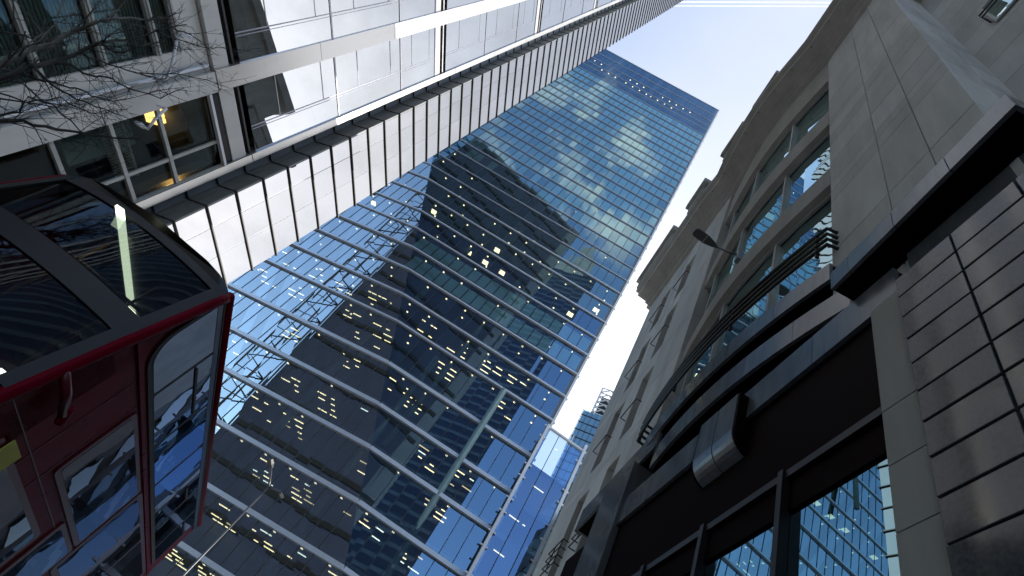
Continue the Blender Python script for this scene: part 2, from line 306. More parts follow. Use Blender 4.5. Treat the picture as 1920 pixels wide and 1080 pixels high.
# floor bands (one part for each storey)
for k, z in enumerate(zs):
    b = MB(); hh = .42 if z < 45 else (.26 if z < 75 else .14); pj = .34 if z < 60 else (.22 if z < 75 else .16)
    if z > 155: hh, pj = .16, .10
    if z < ZTOP:
        b.box(TB, umin(z)+.0, -.55 if z < 33 else -.25, .002, pj, z-hh*.5, z+hh*.5)
        if k < 27:
            e0, e1 = z-hh*.5, z+hh*.5
            b.prism([TA(.0, .003, e0), TA(ALEN, .003, e0), TA(ALEN, pj, e0), TA(-.04, pj, e0)], [TA(0, .003, e1), TA(ALEN, .003, e1), TA(ALEN, pj, e1), TA(-.04, pj, e1)])
    else:
        b.box(TB, -64, 0, -.3, .12, z-.1, z+.35)
    b.build('floor_band', 'fin', tower)
    # dark gasket just above each band
cp = MB(); cp.box(TB, -.28, 0, -.6, .06, 0, ZTOP)
for z in zs[:-1]: cp.box(TB, -.05, .16, -.3, .10, z-.06, z+.06)
cp.build('corner_panel', 'alu', tower)
dk = MB(); dk.box(TB, -.66, -.285, -.3, -.02, 0, ZTOP); dk.build('corner_frame', 'spand', tower)
# end wall and back of the tower so it is a solid volume
bk = MB(); bk.box(TB, -64, -.02, -42, -9.2, 0, ZTOP-.6); bk.box(TB, -.5, -.29, -9.2, -.31, 0, ZTOP-.4); bk.build('rear_block', 'spand', tower)
# louvred crown: navy slats behind the top storeys
lv = MB()
for k in range(len(zs)-1):
    z0, z1 = zs[k], zs[k+1]
    if z0 < 156: continue
    lv.poly([TB(-64, -.30, z0), TB(-.7, -.30, z0), TB(-.7, -.30, z1), TB(-64, -.30, z1)])
    zz = z0+.3
    while zz < z1-.1:
        lv.box(TB, -64, -.7, -.28, -.1, zz, zz+.09); zz += .55
lv.build('louvre_screen', 'louvre', tower)
lt = MB(); lt.box(TB, -60, -4, -.09, -.02, 160.2, 160.75); lt.build('crown_glass_band', 'band', tower)
# roller blinds: lowered nearly everywhere on the upper storeys, only on two storeys lower down
for k in range(len(zs)-1):
    z0, z1 = zs[k], zs[k+1]
    b = MB(); hs = z1-z0
    if z0 > 156: continue
    prob = 0.0
    if 84 < z0: prob = min(.985, (z0-78)/16)
    if k in (10, 11): prob = 1.0
    if prob == 0: prob = .0
    i = 0; u = -.65
    while u-1.5 > umin(z1)+.1:
        pp = prob
        if k not in (10, 11):
            pp = prob
        if random.random() < pp:
            top = z1-.95 if k in (10, 11) else z1-.55
            b.box(TB, u-1.5+.08, u-.08, -.16, -.13, z0+.56, top)
        u -= 1.5
    if b.v: b.box(TB, u+.3, -.7, -.165, -.135, z1-.5 if k not in (10, 11) else z1-.93, z1-.44 if k not in (10, 11) else z1-.86); b.build('blind_row', 'blind', tower)
# pale columns standing behind the glass
for u in (-14.2, -23.2, -32.2, -41.2, -50.2):
    c = MB(); zt = 66
    if CU(zt) > u: zt = max(8, cz1+(u-2-cu1)*(cz0-cz1)/(cu0-cu1)) if False else zt
    z0c = 0 if u > CU(0)+1 else cz1+(u-1.5-cu1)*(cz0-cz1)/(cu0-cu1)
    c.tube([TB(u, -1.25, max(0, z0c)), TB(u, -1.25, zt)], .36, n=12); c.build('column', 'colm', tower, smooth=True)
for t in (6, 15, 24, 33, 42, 51):
    c = MB(); P0 = TA(t, -1.5, 0); c.tube([P0, P0+TUPA*(44/TUPA.z)], .36, n=12); c.build('column', 'colm', tower, smooth=True)
# ceiling lights: 100 nearest as parts, the rest as one part
lights = []
def visible_u(u, z): return u > CU(z)+.8
for k in range(2, len(zs)-6):
    z = zs[k]
    rnd = random.Random(k*31+5)
    if z < 50:
        for blk in range(14):                       # groups of fluorescent strips
            c0 = -6.5-4.6*blk + rnd.uniform(-.6, .6)
            if rnd.random() < .27: continue
            for row in range(rnd.choice((3, 4, 5))):
                dn = -1.9-1.0*row
                for s_ in (0, 1.55):
                    if rnd.random() < .36: continue
                    lights.append(('strip', c0+s_, dn, z, rnd.choice((.9, 1.25, .5))))
    if z < 156:
        i = 0; u = -2.2
        while u > -60:
            if rnd.random() < (.75 if z < 75 else .12):
                lights.append(('spot', u, -.75, z, 0))
            if 62 < z < 110 and rnd.random() < .35: lights.append(('spot', u+.4, -2.6, z, 0))
            if 65 < z < 72 and rnd.random() < .55: lights.append(('panel', u, -2.0, z, 0))
            if 44 < z < 60 and rnd.random() < .25: lights.append(('spot', u, -2.2, z, 0))
            u -= 3.0
for (z, u0) in ((164.7, -12), (164.7, -30), (164.7, -20), (168.9, -22), (168.9, -36), (168.9, -7)):
    for i in range(random.choice((3, 4, 5))): lights.append(('crown', u0-2.2*i, -.05, z-.9, 0))
def place(kind, u, dn, z):
    if visible_u(u, z): return TB(u, dn, z), TD
    t = CU(z)-u
    if t < .9: return None, None
    return TA(t, dn, z), ADIR
lmesh = {}
def light_mesh(kind, l_):
    key = (kind, round(l_, 2))
    return key
items = []
for (kind, u, dn, z, l_) in lights:
    P, d = place(kind, u, dn, z)
    if P is None: continue
    pr = (P-CAM); dist = pr.length
    items.append((dist, kind, P, d, l_))
items.sort(key=lambda q: q[0])
def add_light(mb, kind, P, d, l_):
    n = Vector((0, 0, 1)).cross(d)
    f = lambda a, b, c: P + d*a + n*b + Vector((0, 0, c))
    if kind == 'strip': mb.box(f, -l_/2, l_/2, -.055, .055, -.07, -.012)
    elif kind == 'panel': mb.box(f, -.45, .45, -.4, .4, -.05, -.012)
    elif kind == 'crown': mb.box(f, -.13, .13, -.1, .1, -.13, .13)
    else: mb.box(f, -.11, .11, -.11, .11, -.05, -.012)
# nearest 100 ones in front of the camera
vis = []
for it in items:
    q = it[2]-CAM; zc = q.dot(FW)
    a = q.dot(RT)/zc*FPX; b = q.dot(UPV)/zc*FPX
    x, y = CX+a*rx+b*ux, CY+a*ry+b*uy
    if zc > 0 and 400 < x < 1340 and 0 < y < 1080: vis.append(it)
vis = vis[:100]; vset = set(map(id, vis)); restA, restB = MB(), MB()
for it in items:
    if id(it) in vset:
        mb = MB(); add_light(mb, *it[1:]); mb.build('ceiling_light', random.choice(('light', 'light', 'light2', 'light3')) if it[1] in ('strip', 'panel') else 'spot', tower)
    else: add_light(restA, *it[1:])
o = restA.build('ceiling_light', 'light', tower); o['kind'] = 'stuff'

# ------------------------------------------------------------------ lower glass annex on the tower's right
AP = AD(15.03)*50.4; AZX = 97.2
XD, XN = AD(AZX), AD(AZX+90)
def XF(u, n, z): return Vector((AP.x, AP.y, 0)) + XD*u + XN*n + Vector((0, 0, z))
def xz(px): h = hitplane(*px, AP, XN); return (h-AP).dot(XD), h.z
xr = xz((1093, 848))[0]; xt = xz((1028, 802))[1]
annex = thing('glass_annex', XF(xr/2, -8, 0), 'low glass wing with white corner masts beside the tall tower', 'building')
lev = [xt, xz((1000, 880))[1], xz((962, 940))[1], xz((925, 1000))[1]]; step = lev[1]-lev[2]
while lev[-1] > 3: lev.append(lev[-1]-step)
gx, mx, bx_, cx = MB(), MB(), MB(), MB()
for a, b in zip(lev[1:], lev[:-1]):
    for i in range(3):
        j = jit(.004); gx.poly([XF(xr*i/3, j, a), XF(xr*(i+1)/3, -j, a), XF(xr*(i+1)/3, j, b), XF(xr*i/3, -j, b)])
    bx_.box(XF, .1, xr-.1, -.12, -.04, a-.05, a+.55)
    cx.box(XF, .1, xr-.1, -9, -.13, a, a+.3); cx.box(XF, .1, xr-.1, -9, -8.8, a+.3, b)
for i in (1, 2): mx.box(XF, xr*i/3-.035, xr*i/3+.035, .005, .06, 0, xt)
gx.build('glazing', 'xglass', annex, face=XN); mx.build('mullion_grid', 'dark', annex); bx_.box(XF, .1, .14, -.13, -.05, 0, xt); bx_.build('spandrel', 'spand', annex); cx.build('ceiling_slab', 'ceil', annex)
for u in (0, xr):
    q = MB(); q.box(XF, u-.15, u+.15, .08, .34, 0, xt+(.9 if u else .25))
    for z in lev:
        for dz in (.0, 1.6): q.box(XF, u-.42, u+.42, .12, .24, z-dz-.08, z-dz+.06)
    q.build('corner_mast', 'alu', annex)
q = MB(); q.box(XF, .16, xr-.16, .02, .28, xt-.12, xt+.12); q.build('top_rail', 'alu', annex)
q = MB(); q.box(XF, 2.9, 3.0, -1.2, -1.1, xt, xt+2.2); q.box(XF, 3.25, 3.35, -1.2, -1.1, xt, xt+2.2); q.build('roof_post', 'alu', annex)
q = MB(); q.box(XF, 0.02, xr-.02, -14, -9.1, 0, xt-.2); q.build('rear_block', 'spand', annex)
for (fu, fz, l_) in ((.55, 1, 1.2), (.5, 1, .9), (.35, 2, 1.2), (.3, 2, .7), (.6, 2, .3), (.4, 3, 1.2), (.5, 0, .3)):
    q = MB(); f = lambda a, b, c, u_=fu*xr, z_=lev[fz]: XF(u_+a, -2.3+b, z_+c); q.box(f, -l_/2, l_/2, -.05, .05, -.08, -.02); q.build('ceiling_light', 'light', annex)

# ================================================================== FAR TOWER WITH STEEL LATTICE CROWN
FR = 170.0
f1, f2 = atr(1094, 768, FR), atr(1145, 768, FR)
fd = AD(118); fn = AD(208)
fz = atr(1096, 767, FR).z
def FF(u, n, z): return Vector((f1.x, f1.y, 0)) + fd*u + fn*n + Vector((0, 0, z))
far = thing('lattice_crown_tower', FF(10, -10, 0), 'distant blue glass tower with a white steel lattice crown', 'tower')
q = MB()
for z in range(0, int(fz), 4):
    for i in range(9): j = jit(.01); q.poly([FF(i*2, j, z), FF(i*2+2, -j, z), FF(i*2+2, j, min(z+4, fz)), FF(i*2, -j, min(z+4, fz))])
q.build('glazing', 'tglass', far, face=fn)
q = MB(); q.box(FF, .2, 26, -20, -.4, 0, fz-.3); q.build('core_block', 'spand', far)
q = MB()
for i in range(10): q.box(FF, i*2-.08, i*2+.08, .02, .15, 0, fz)
for z in range(0, int(fz), 4): q.box(FF, 0, 18, .02, .2, z-.15, z+.15)
q.build('facade_grid', 'dark', far)
q = MB(); q.box(FF, 18.2, 24, -3, .3, 0, fz-.5); q.build('stair_bay', 'steel', far)
for k in range(14):
    q = MB(); q.box(FF, 18.8, 21.5, .31, .5, fz-8-5.2*k, fz-5-5.2*k); q.build('stair_bay_window', 'wglass', far)
q = MB(); x0, x1, zt = 3.4, 10.2, atr(1127, 727, FR).z
q.box(FF, x0+1, x1-.5, -9, -1.2, fz, zt-4); 
o = q.build('crown_core', 'dark', far)
q = MB()
for u in (x0, x1): q.box(FF, u-.35, u+.35, -.5, .2, fz-.3, zt)
nl = 5; hz = (zt-fz)/nl
for i in range(nl+1): q.box(FF, x0, x1, -.3, 0, fz+i*hz-.2, fz+i*hz+.2)
for i in range(nl):
    a = fz+i*hz; mid = (x0+x1)/2
    q.tube([FF(x0, .1, a), FF(mid, .1, a+hz*.9), FF(x1, .1, a)], .38, n=4)
q.build('steel_lattice', 'steel', far)

# ================================================================== LEFT OFFICE BUILDING
LAZ = 26.0; LE_, LO = AD(LAZ), AD(LAZ-90)
LSCALE = 1.6                                # scale of the block about the camera point; heights scale from eye level
def LF(u, n, z): return LO*(10-n)*LSCALE + LE_*u*LSCALE + Vector((0, 0, .8+(z-.8)*LSCALE))
LH = 87.0; UEND = 8.10
left = thing('office_block', LF(0, -15, 0), 'pale metal and glass office block with a stepped white corner strip', 'building')
# --- main glazing above the first floor
PER = 1.945; bays = []
u = 5.66
while u > -22: bays.append((u-1.53, u)); u -= PER
mods = []; z = 9.70
while z < LH-9: mods.append(z); z += 8.55
gl = MB(); pan = MB(); slot = MB(); tr = MB(); inner = MB(); room = MB(); clg = MB()
for (a, b) in bays:
    near = b > 0
    for z in mods:
        for (c, d) in ((0, 2.92), (2.95, 5.86), (5.89, 7.82)):
            j = jit(.003); jj = jit(.003); pl = [LF(a, j, z+c), LF(b, jj, z+c), LF(b, -j, z+d), LF(a, -jj, z+d)]
            if b > 1.5 and z < 60: q = MB(); q.poly(pl); q.build('window_pane', 'lglass', left, face=-LO)
            else: gl.poly(pl)
            tr.box(LF, a, b, -.02, .015, z+d-.01, z+d+.04)
            if near:
                um = a+.62*(b-a)
                tr.box(LF, um-.012, um+.012, -.012, .006, z+c, z+d); tr.box(LF, um+.06, um+.072, -.012, .006, z+c, z+d)
                for fz_ in (.3, .82): tr.box(LF, a, um, -.012, .006, z+c+(d-c)*fz_, z+c+(d-c)*fz_+.025)
            tr.box(LF, a-.012, a+.012, -.02, .012, z, z+8.56)
            if near and z < 60:
                inner.box(LF, a, a+.05, -.35, -.28, z+c, z+d); inner.box(LF, b-.12, b-.04, -.4, -.3, z+c, z+d)
                for fz_ in (.18, .62): inner.box(LF, a, b, -.42, -.34, z+c+(d-c)*fz_, z+c+(d-c)*fz_+.07)
                inner.box(LF, a+.05, b-.1, -.55, -.45, z+d-.55, z+d-.05)
        pan.box(LF, a, b, -.03, .0, z+7.87, z+8.16)
        slot.box(LF, a, b, -.30, -.22, z+8.16, z+8.53)  # dark recessed gap above each spandrel panel
        pan.box(LF, a, b, -.2, .0, z+8.32, z+8.38); pan.box(LF, a-.001, a+.03, -.21, -.19, z+7.88, z+16.5)
for z in mods:
    for dz in (0, 4.27): clg.box(LF, -22, 5.7, -8, -.6, z+dz-.25 if dz == 0 else z+dz, z+dz+.15)
room.box(LF, -22, 5.7, -9, -4.0, 9.0, LH-.5)
o = gl.build('window_pane', 'lglass', left, face=-LO); o['kind'] = 'stuff'; tr.build('transom_grid', 'chrome', left); pan.build('spandrel', 'pier', left); slot.build('dark_slot', 'dark', left)
inner.build('inner_frame', 'greymet', left); room.build('rear_wall', 'room', left); clg.build('ceiling_slab', 'room', left)
rb = random.Random(4)
for (a, b) in bays[:3]:
    for z in mods[:5]:
        for (c, d) in ((0, 2.92), (2.95, 5.86), (5.89, 7.82)):
            if rb.random() < .55:
                q = MB(); q.box(LF, a+.06, b-.14, -.62, -.60, z+d-(d-c)*rb.choice((.3, .45, .7, .95)), z+d-.03); q.build('roller_blind', 'pblind', left)
for (a, b) in bays[:12]:
    q = MB(); z = 9.66
    lo = a-(PER-1.53)
    zz = [9.02]
    while zz[-1] < LH: zz.append(zz[-1]+3.1)
    for c, d in zip(zz[:-1], zz[1:]): q.box(LF, lo, a, -.3, .05, c+.012, min(d, LH))
    q.build('pier', 'pier', left)
q = MB(); z = .2
while z < LH: q.box(LF, 5.665, 5.84, -.3, .06, z+.01, min(z+3.1, LH)); z += 3.11
q.build('edge_strip', 'pier', left)
q = MB(); q.box(LF, 5.842, 6.11, -.5, -.06, 0, LH); q.build('recess_wall', 'greymet', left)
q = MB(); q.box(LF, 6.10, UEND-.02, -1.4, .455, 0, LH); q.build('corner_strip_core', 'greymet', left)
# stepped corner strip: bright panels, dark returns and proud horizontal fins
sg, rt, fn_ = MB(), MB(), MB()
cols = [6.115, 6.60, 7.30, UEND]
z = 7.70-.0; zst = [1.6+.775*k for k in range(int((LH-2)/.775))]
for z in zst:
    sg = MB()
    for a, b in zip(cols[:-1], cols[1:]):
        j = jit(.0022); jj = jit(.0022)
        sg.poly([LF(a+.008, .462+j, z), LF(b-.008, .462+jj, z), LF(b-.008, .462-j, z+.775), LF(a+.008, .462-jj, z+.775)])
    sg.build('strip_panel', 'sglass', left, face=-LO)
    fn_.box(LF, 6.06, UEND+.05, .40, .50, z-.014, z+.014); fn_.box(LF, 6.065, 6.10, -.1, .42, z-.014, z+.014); fn_.box(LF, 5.842, 6.09, -.06, -.02, z-.012, z+.012)
rt.box(LF, 6.085, 6.10, -.06, .455, 0, LH); rt.box(LF, 6.073, 6.088, .12, .14, 0, LH); rt.box(LF, 6.078, 6.09, .28, .455, 0, LH)
rt.box(LF, 6.05, 6.072, -.05, -.03, 0, LH); rt.build('strip_return', 'retn', left); fn_.box(LF, 6.09, 6.11, .41, .44, 0, LH); fn_.build('strip_fin', 'iron', left)
# end wall facing the tower and the block behind
q = MB(); q.box(lambda a, b, c: LF(b, a, c), -24.6, .40, UEND-.5, UEND-.03, 0, LH); q.build('end_wall', 'louvre', left)
q = MB(); q.box(lambda a, b, c: LF(b, a, c), -24.6, -9.1, -22, UEND-.55, 0, LH-1); q.build('rear_block', 'retn', left)
q = MB()
def LEND(n, zz): return LF(UEND+.15, n, zz)
for n0 in (-28.2, -26.5, -24.7): q.tube([LEND(n0, 0), LEND(n0, LH)], .2, n=4)
for zz in range(0, int(LH), 3):
    q.tube([LEND(-24.7, zz), LEND(-28.2, zz+1.5), LEND(-24.7, zz+3)], .16, n=4); q.tube([LEND(-28.2, zz), LEND(-24.7, zz)], .09, n=4)
q.build('steel_lattice', 'dark', left)
q = MB()
for zz in range(6, int(LH), 4):
    q.box(lambda a, b, c: LF(b, a, c), -24.4, -.2, UEND-.028, UEND+.05, zz, zz+.5)
q.build('end_wall_band', 'dark', left)
q = MB(); q.box(lambda a, b, c: LF(b, a, c), -24.6, .44, -22, UEND, LH, LH+.5); q.build('roof', 'greymet', left)
# --- lower two storeys
q = MB(); q.box(LF, 3.26, 3.735, -.3, -.06, 0, 9.0); q.box(LF, -22, 3.26, -.3, -.08, 8.46, 9.0); q.box(LF, -22, 3.26, -.3, -.08, 0, 3.2); q.build('lower_pier', 'beige', left)
q = MB()
for c, d in ((0, 4.1), (4.12, 6.6), (6.62, 9.0)): q.box(LF, 3.745, 4.135, -.3, .05, c, d)
q.build('lower_panel', 'beige', left)
q = MB(); q.tube([LF(3.62, -.03, 0), LF(3.62, -.03, 8.95)], .055, n=8); q.build('pier_highlight', 'alu', left, smooth=True)  # pale tube stands in for the highlight along the concave pier
q = MB(); q.box(LF, -22, 5.66, -.3, .02, 9.03, 9.40); q.build('storey_beam', 'beige', left)
q = MB(); q.box(LF, -22, 5.66, -.35, -.2, 9.40, 9.70); q.box(LF, -22, 5.66, -.2, -.02, 9.53, 9.58); q.build('dark_slot', 'dark', left)
# blind-covered window, left
wv = MB(); wv.box(LF, -6, 3.26, -.16, -.12, 3.2, 8.46); bl = wv.build('window', M['roomglass'], left)
q = MB(); z = 3.2
while z < 8.44: q.hexa([LF(-6, -.20, z), LF(3.25, -.20, z), LF(3.25, -.25, z+.02), LF(-6, -.25, z+.02), LF(-6, -.23, z+.055), LF(3.25, -.23, z+.055), LF(3.25, -.28, z+.07), LF(-6, -.28, z+.07)]); z += .06
o = q.build('slatted_blind', 'blind2', bl)
q = MB()
for z in (4.0, 5.0, 5.97, 6.99, 7.99, 8.43): q.box(LF, -6, 3.26, -.12, -.03, z-.05, z+.05); q.box(LF, -6, 3.26, -.04, 0.0, z-.012, z+.012)
q.build('frame', 'mull', bl)
# clear window with the lit room, right
wv = MB(); wv.box(LF, 4.14, 5.655, -.10, -.07, 3.2, 8.76); wn = wv.build('window', M['roomglass'], left)
q = MB()
for z in (4.7, 5.72, 6.71, 7.64): q.box(LF, 4.14, 5.655, -.06, .02, z-.035, z+.035)
q.box(LF, 5.10, 5.16, -.06, .0, 3.2, 8.76); q.box(LF, 5.64, 5.66, -.06, .04, 3.2, 8.76); q.build('frame', 'mull', wn)
q = MB(); q.box(LF, 4.14, 5.66, -.32, .0, 8.80, 9.02); q.build('window_head', 'iron', wn)
q = MB(); q.box(LF, 4.13, 5.66, .003, .09, 8.74, 8.80); q.build('bright_drip', 'alu', wn)
q = MB(); q.box(LF, 3.3, 5.9, -3.2, -3.1, 0, 8.9); q.box(LF, 3.28, 3.3, -3.1, -.31, 0, 8.9); q.box(LF, 4.1, 5.7, -3.1, -.4, 8.82, 8.9); q.build('room_wall', 'core', left)
# lit shade and balustrade in the room
q = MB(); q.box(LF, 4.75, 5.05, -1.75, -1.4, 8.52, 8.72); o = q.build('lit_ceiling_shade', 'lamplit', left)
q = MB()
for i in range(22): q.box(LF, 4.3+.055*i, 4.325+.055*i, -.62, -.58, 6.85, 7.25)
q.box(LF, 4.25, 5.5, -.64, -.56, 7.25, 7.3); q.build('balustrade', 'alu', left)
q = MB(); q.box(LF, 4.2, 4.95, -.75, -.7, 6.2, 7.5); q.build('folded_blind', 'blind2', left)

# ================================================================== RIGHT STONE BUILDING
def RU(u, w_, z): return AD(11)*u + AD(101)*w_ + Vector((0, 0, z))
def RL(u, w_, z): return AD(8.5)*u + AD(98.5)*w_ + Vector((0, 0, z))
stone = thing('stone_building', RU(6, 8, 0), 'grey limestone building with bowed bay windows above a dark granite base', 'building')
def panels(F, u_edges, z_edges, w0, th=.10, gap=.008, mb=None):
    mb = mb or MB()
    for a, b in zip(u_edges[:-1], u_edges[1:]):
        for c, d in zip(z_edges[:-1], z_edges[1:]): mb.box(F, a+gap, b-gap, w0+jit(.0015), w0+th, c+gap, d-gap)
    return mb
ZTOPR = 26.3
def rz(x, y, w_=3.0, az=11): h = hitplane(x, y, AD(az+90)*w_, AD(az+90)); return h.z
grp = [rz(1698, 47), rz(1703, 52), rz(1710, 63), rz(1750, 120), rz(1757, 130), rz(1767, 143)]
ze = [7.6, 10.55, 11.55]+[12.6]; 
gz = sorted(grp)
zed = [7.6, 8.9, 10.3, gz[0], gz[1], gz[2], gz[2]+1.25, gz[2]+2.5, gz[3], gz[4], gz[5], 19.6, 20.1, 20.5, 23.3, 23.7, ZTOPR]
zed = sorted(set(round(q, 3) for q in zed))
q = panels(RU, [1.09, 1.85, 2.62, 3.85], zed, 3.0); q.build('corner_pier', 'stone', stone, bevel=.006)
q = panels(lambda a, b, c: RU(b, a, c), [3.10, 3.75, 4.40], zed, 1.10); q.build('pier_return', 'stone', stone, bevel=.006)
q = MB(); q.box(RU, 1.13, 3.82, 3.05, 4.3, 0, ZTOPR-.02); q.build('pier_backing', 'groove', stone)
zf = [7.6+1.33*k for k in range(15)]+[ZTOPR+1]
q = panels(RU, [-9, -5.2, -1.55, -.55, 1.15], zf, 4.40, mb=None); q.build('set_back_wall', 'stone', stone, bevel=.005)
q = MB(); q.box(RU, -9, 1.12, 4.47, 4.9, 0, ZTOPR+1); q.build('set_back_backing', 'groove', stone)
# window with rails on the set-back wall
h = hitplane(1895, 8, AD(101)*4.39, AD(101)); su = h.dot(AD(11)); sz = h.z
q = MB(); q.box(RU, su-.9, su+.30, 4.370, 4.395, sz-.15, sz+1.6); ow = q.build('window', 'bglass', stone)
q = MB(); q.box(RU, su-.95, su+.36, 4.33, 4.365, sz-.22, sz-.15); q.box(RU, su+.30, su+.36, 4.33, 4.365, sz-.15, sz+1.6); q.build('frame', 'mull', ow)
for dz in (.15, .42):
    q = MB(); q.tube([RU(su+.42, 4.37, sz+dz), RU(su+.42, 4.15, sz+dz), RU(su-1.0, 4.15, sz+dz)], .02, n=6); q.build('window_rail', 'iron', ow)
# bay: curved spandrels, glass, mullions
B0, B1, BOW = 3.86, 10.08, .30
def bayw(u, off=0): return 3.0 + .10*(u-B0)/(B1-B0) - BOW*math.sin(math.pi*(u-B0)/(B1-B0)) + off
def curve(mb, u0, u1, z0, z1, wf, th, n=18, F=RU):
    secs = []
    for i in range(n+1):
        u = u0+(u1-u0)*i/n; w_ = wf(u)
        secs.append([F(u, w_, z0), F(u, w_+th, z0), F(u, w_+th, z1), F(u, w_, z1)])
    mb.sweep(secs)
SP = [(13.47, 14.50), (17.85, 19.25), (22.95, ZTOPR)]
for (a, b) in SP:
    q = MB(); curve(q, B0, B1, a, a+(b-a)*.62, lambda u: bayw(u), .5); curve(q, B0, B1, a+(b-a)*.62+.02, b, lambda u: bayw(u, .02), .45); q.build('bay_spandrel', 'stone2', stone, bevel=.005)
wins = [(9.65, 13.47), (14.50, 17.85), (19.25, 22.95)]
for (a, b) in wins:
    q = MB(); n = 6
    for i in range(n):
        ua, ub = B0+(B1-B0)*i/n, B0+(B1-B0)*(i+1)/n
        rows = [[RU(ua+(ub-ua)*c/4, bayw(ua+(ub-ua)*c/4, .22)+.010*math.sin(c*math.pi/4), a+(b-a)*r_/4) for c in range(5)] for r_ in range(5)]
        q.grid(rows)
    bw = q.build('bay_window', 'bglass', stone, smooth=True, face=-AD(101))
    for u in (5.55, 7.55, 9.35):
        q = MB(); q.box(lambda x, y, z_: RU(x, bayw(u)+y, z_), u-.035, u+.035, .13, .235, a, b); q.build('mullion', 'mull', bw)
    q = MB(); curve(q, B0, B1, b-.12, b, lambda u: bayw(u, .15), .06); q.build('head_frame', 'mull', bw)
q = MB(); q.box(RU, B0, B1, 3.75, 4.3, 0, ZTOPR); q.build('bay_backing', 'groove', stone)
# green lit panel seen in the lowest bay window
q = MB(); q.box(RU, 4.15, 4.42, bayw(4.3, .19), bayw(4.3, .205), 10.0, 10.28); q.build('lit_window_panel', 'greenlit', stone)
# far pier with two columns of small windows
U2, U3 = 10.08, 17.5
wu = [(12.35, 13.2), (14.45, 15.3)]; tops = [7.6, 11.7, 15.8, 19.9, 24.0]
q = MB(); ue = [U2, 12.35, 13.2, 14.45, 15.3, U3]
zz = [0]
for t in tops: zz += [t-3.0 if t > 8 else t-2.6, t]
zz.append(ZTOPR)
for i, (a, b) in enumerate(zip(ue[:-1], ue[1:])):
    if i in (1, 3):
        lo = 0
        for t in tops: q.box(RU, a, b, 3.0, 3.58, lo, t-3.0); lo = t
        q.box(RU, a, b, 3.0, 3.58, lo, ZTOPR)
    else:
        for c, d in zip([0, 4, 6.3, 8.4, 10.2, 12.1, 12.5, 14.3, 16.2, 16.6, 18.4, 20.3, 20.7, 22.5, 24.4], [4, 6.3, 8.4, 10.2, 12.1, 12.5, 14.3, 16.2, 16.6, 18.4, 20.3, 20.7, 22.5, 24.4, ZTOPR]): q.box(RU, a, b, 3.0+jit(.001), 3.58, c+.01, d-.01)
q.build('far_pier', 'stone', stone)
q = MB(); q.box(RU, U2, U3-.02, 3.54, 8, 0, ZTOPR-.05); q.build('far_pier_backing', 'groove', stone)
for (a, b) in wu:
    for t in tops[1:]:
        q = MB(); q.box(RU, a, b, 3.46, 3.50, t-3.0, t); wn_ = q.build('window', 'wglass', stone)
        q = MB()
        for x in (a, (a+b)/2-.02, b-.05): q.box(RU, x, x+.05, 3.42, 3.459, t-3.0, t)
        q.box(RU, a, b, 3.40, 3.419, t-1.9, t-1.85); q.build('frame', 'stone2', wn_)
        q = MB()
        hs = [t-2.0] if t > 13 else [t-2.0, t-2.25, t-2.5, t-2.75]
        for hz_ in hs: q.tube([RU(a-.12, 3.0, hz_), RU(a-.12, 2.82, hz_), RU(b+.12, 2.82, hz_), RU(b+.12, 3.0, hz_)], .018, n=5)
        if len(hs) > 1: q.tube([RU((a+b)/2, 2.82, hs[0]), RU((a+b)/2, 2.82, hs[-1])], .018, n=5); q.tube([RU(a-.12, 2.82, hs[0]), RU(a-.12, 2.82, hs[-1])], .018, n=5)
        q.build('guard_rail', 'iron', wn_)
# cornice swept along the front, with projecting blocks over it
def front(u):
    if u < B0: return 3.0
    if u < B1: return bayw(u)
    return 3.1-.1*min(1, (u-B1))
prof = [(0.02, ZTOPR-.35), (-.16, ZTOPR-.30), (-.16, ZTOPR), (-.34, ZTOPR+.05), (-.34, ZTOPR+.2), (-.84, ZTOPR+.28), (-.84, ZTOPR+.48), (-1.04, ZTOPR+.55), (-1.04, ZTOPR+.95), (-.9, ZTOPR+1.1), (.4, ZTOPR+1.1), (.4, ZTOPR-.35)]
us = [.1]+[.6+.45*i for i in range(39)]; us = [x for x in us if x <= 17.9]
q = MB(); q.sweep([[RU(u, front(u)+a, b) for a, b in prof] for u in us]); q.build('cornice', 'stone2', stone)
q = MB(); q.sweep([[RU(u, front(u)+a, b) for a, b in ((-.86, ZTOPR+.27), (-.83, ZTOPR+.27), (-.83, ZTOPR+.5), (-.86, ZTOPR+.5))] for u in us]); q.build('cornice_band', 'stone', stone)
q = MB()
for u in [x*.98+.8 for x in range(17)]: q.box(RU, u-.012, u+.012, front(u)-.80, front(u)-.35, ZTOPR+.262, ZTOPR+.272)
q.build('cornice_joints', 'groove', stone)
for (a, b, hgt) in ((5.6, 7.0, 1.5), (8.1, 9.5, 1.5), (11.2, 12.6, 1.3), (14.2, 17.9, 1.2)):
    q = MB(); q.box(RU, a, b, 1.93, 4, ZTOPR+1.1, ZTOPR+1.1+hgt*.65); q.box(RU, a-.18, b+.18, 1.78, 4, ZTOPR+1.1+hgt*.65, ZTOPR+1.1+hgt); q.build('parapet_block', 'stone2', stone, bevel=.03)
q = MB(); q.box(RU, .2, 17.7, 3.6, 9, ZTOPR, ZTOPR+1.5); q.build('roof', 'stone2', stone)
q = MB(); q.box(RU, -20, 16.5, 9.0, 16, 20, 37); q.box(RU, -20, 16.8, 8.6, 16, 37, 37.8); q.build('unseen_storeys', 'stone2', stone)  # unseen storeys added to darken the reflections in the office block's windows
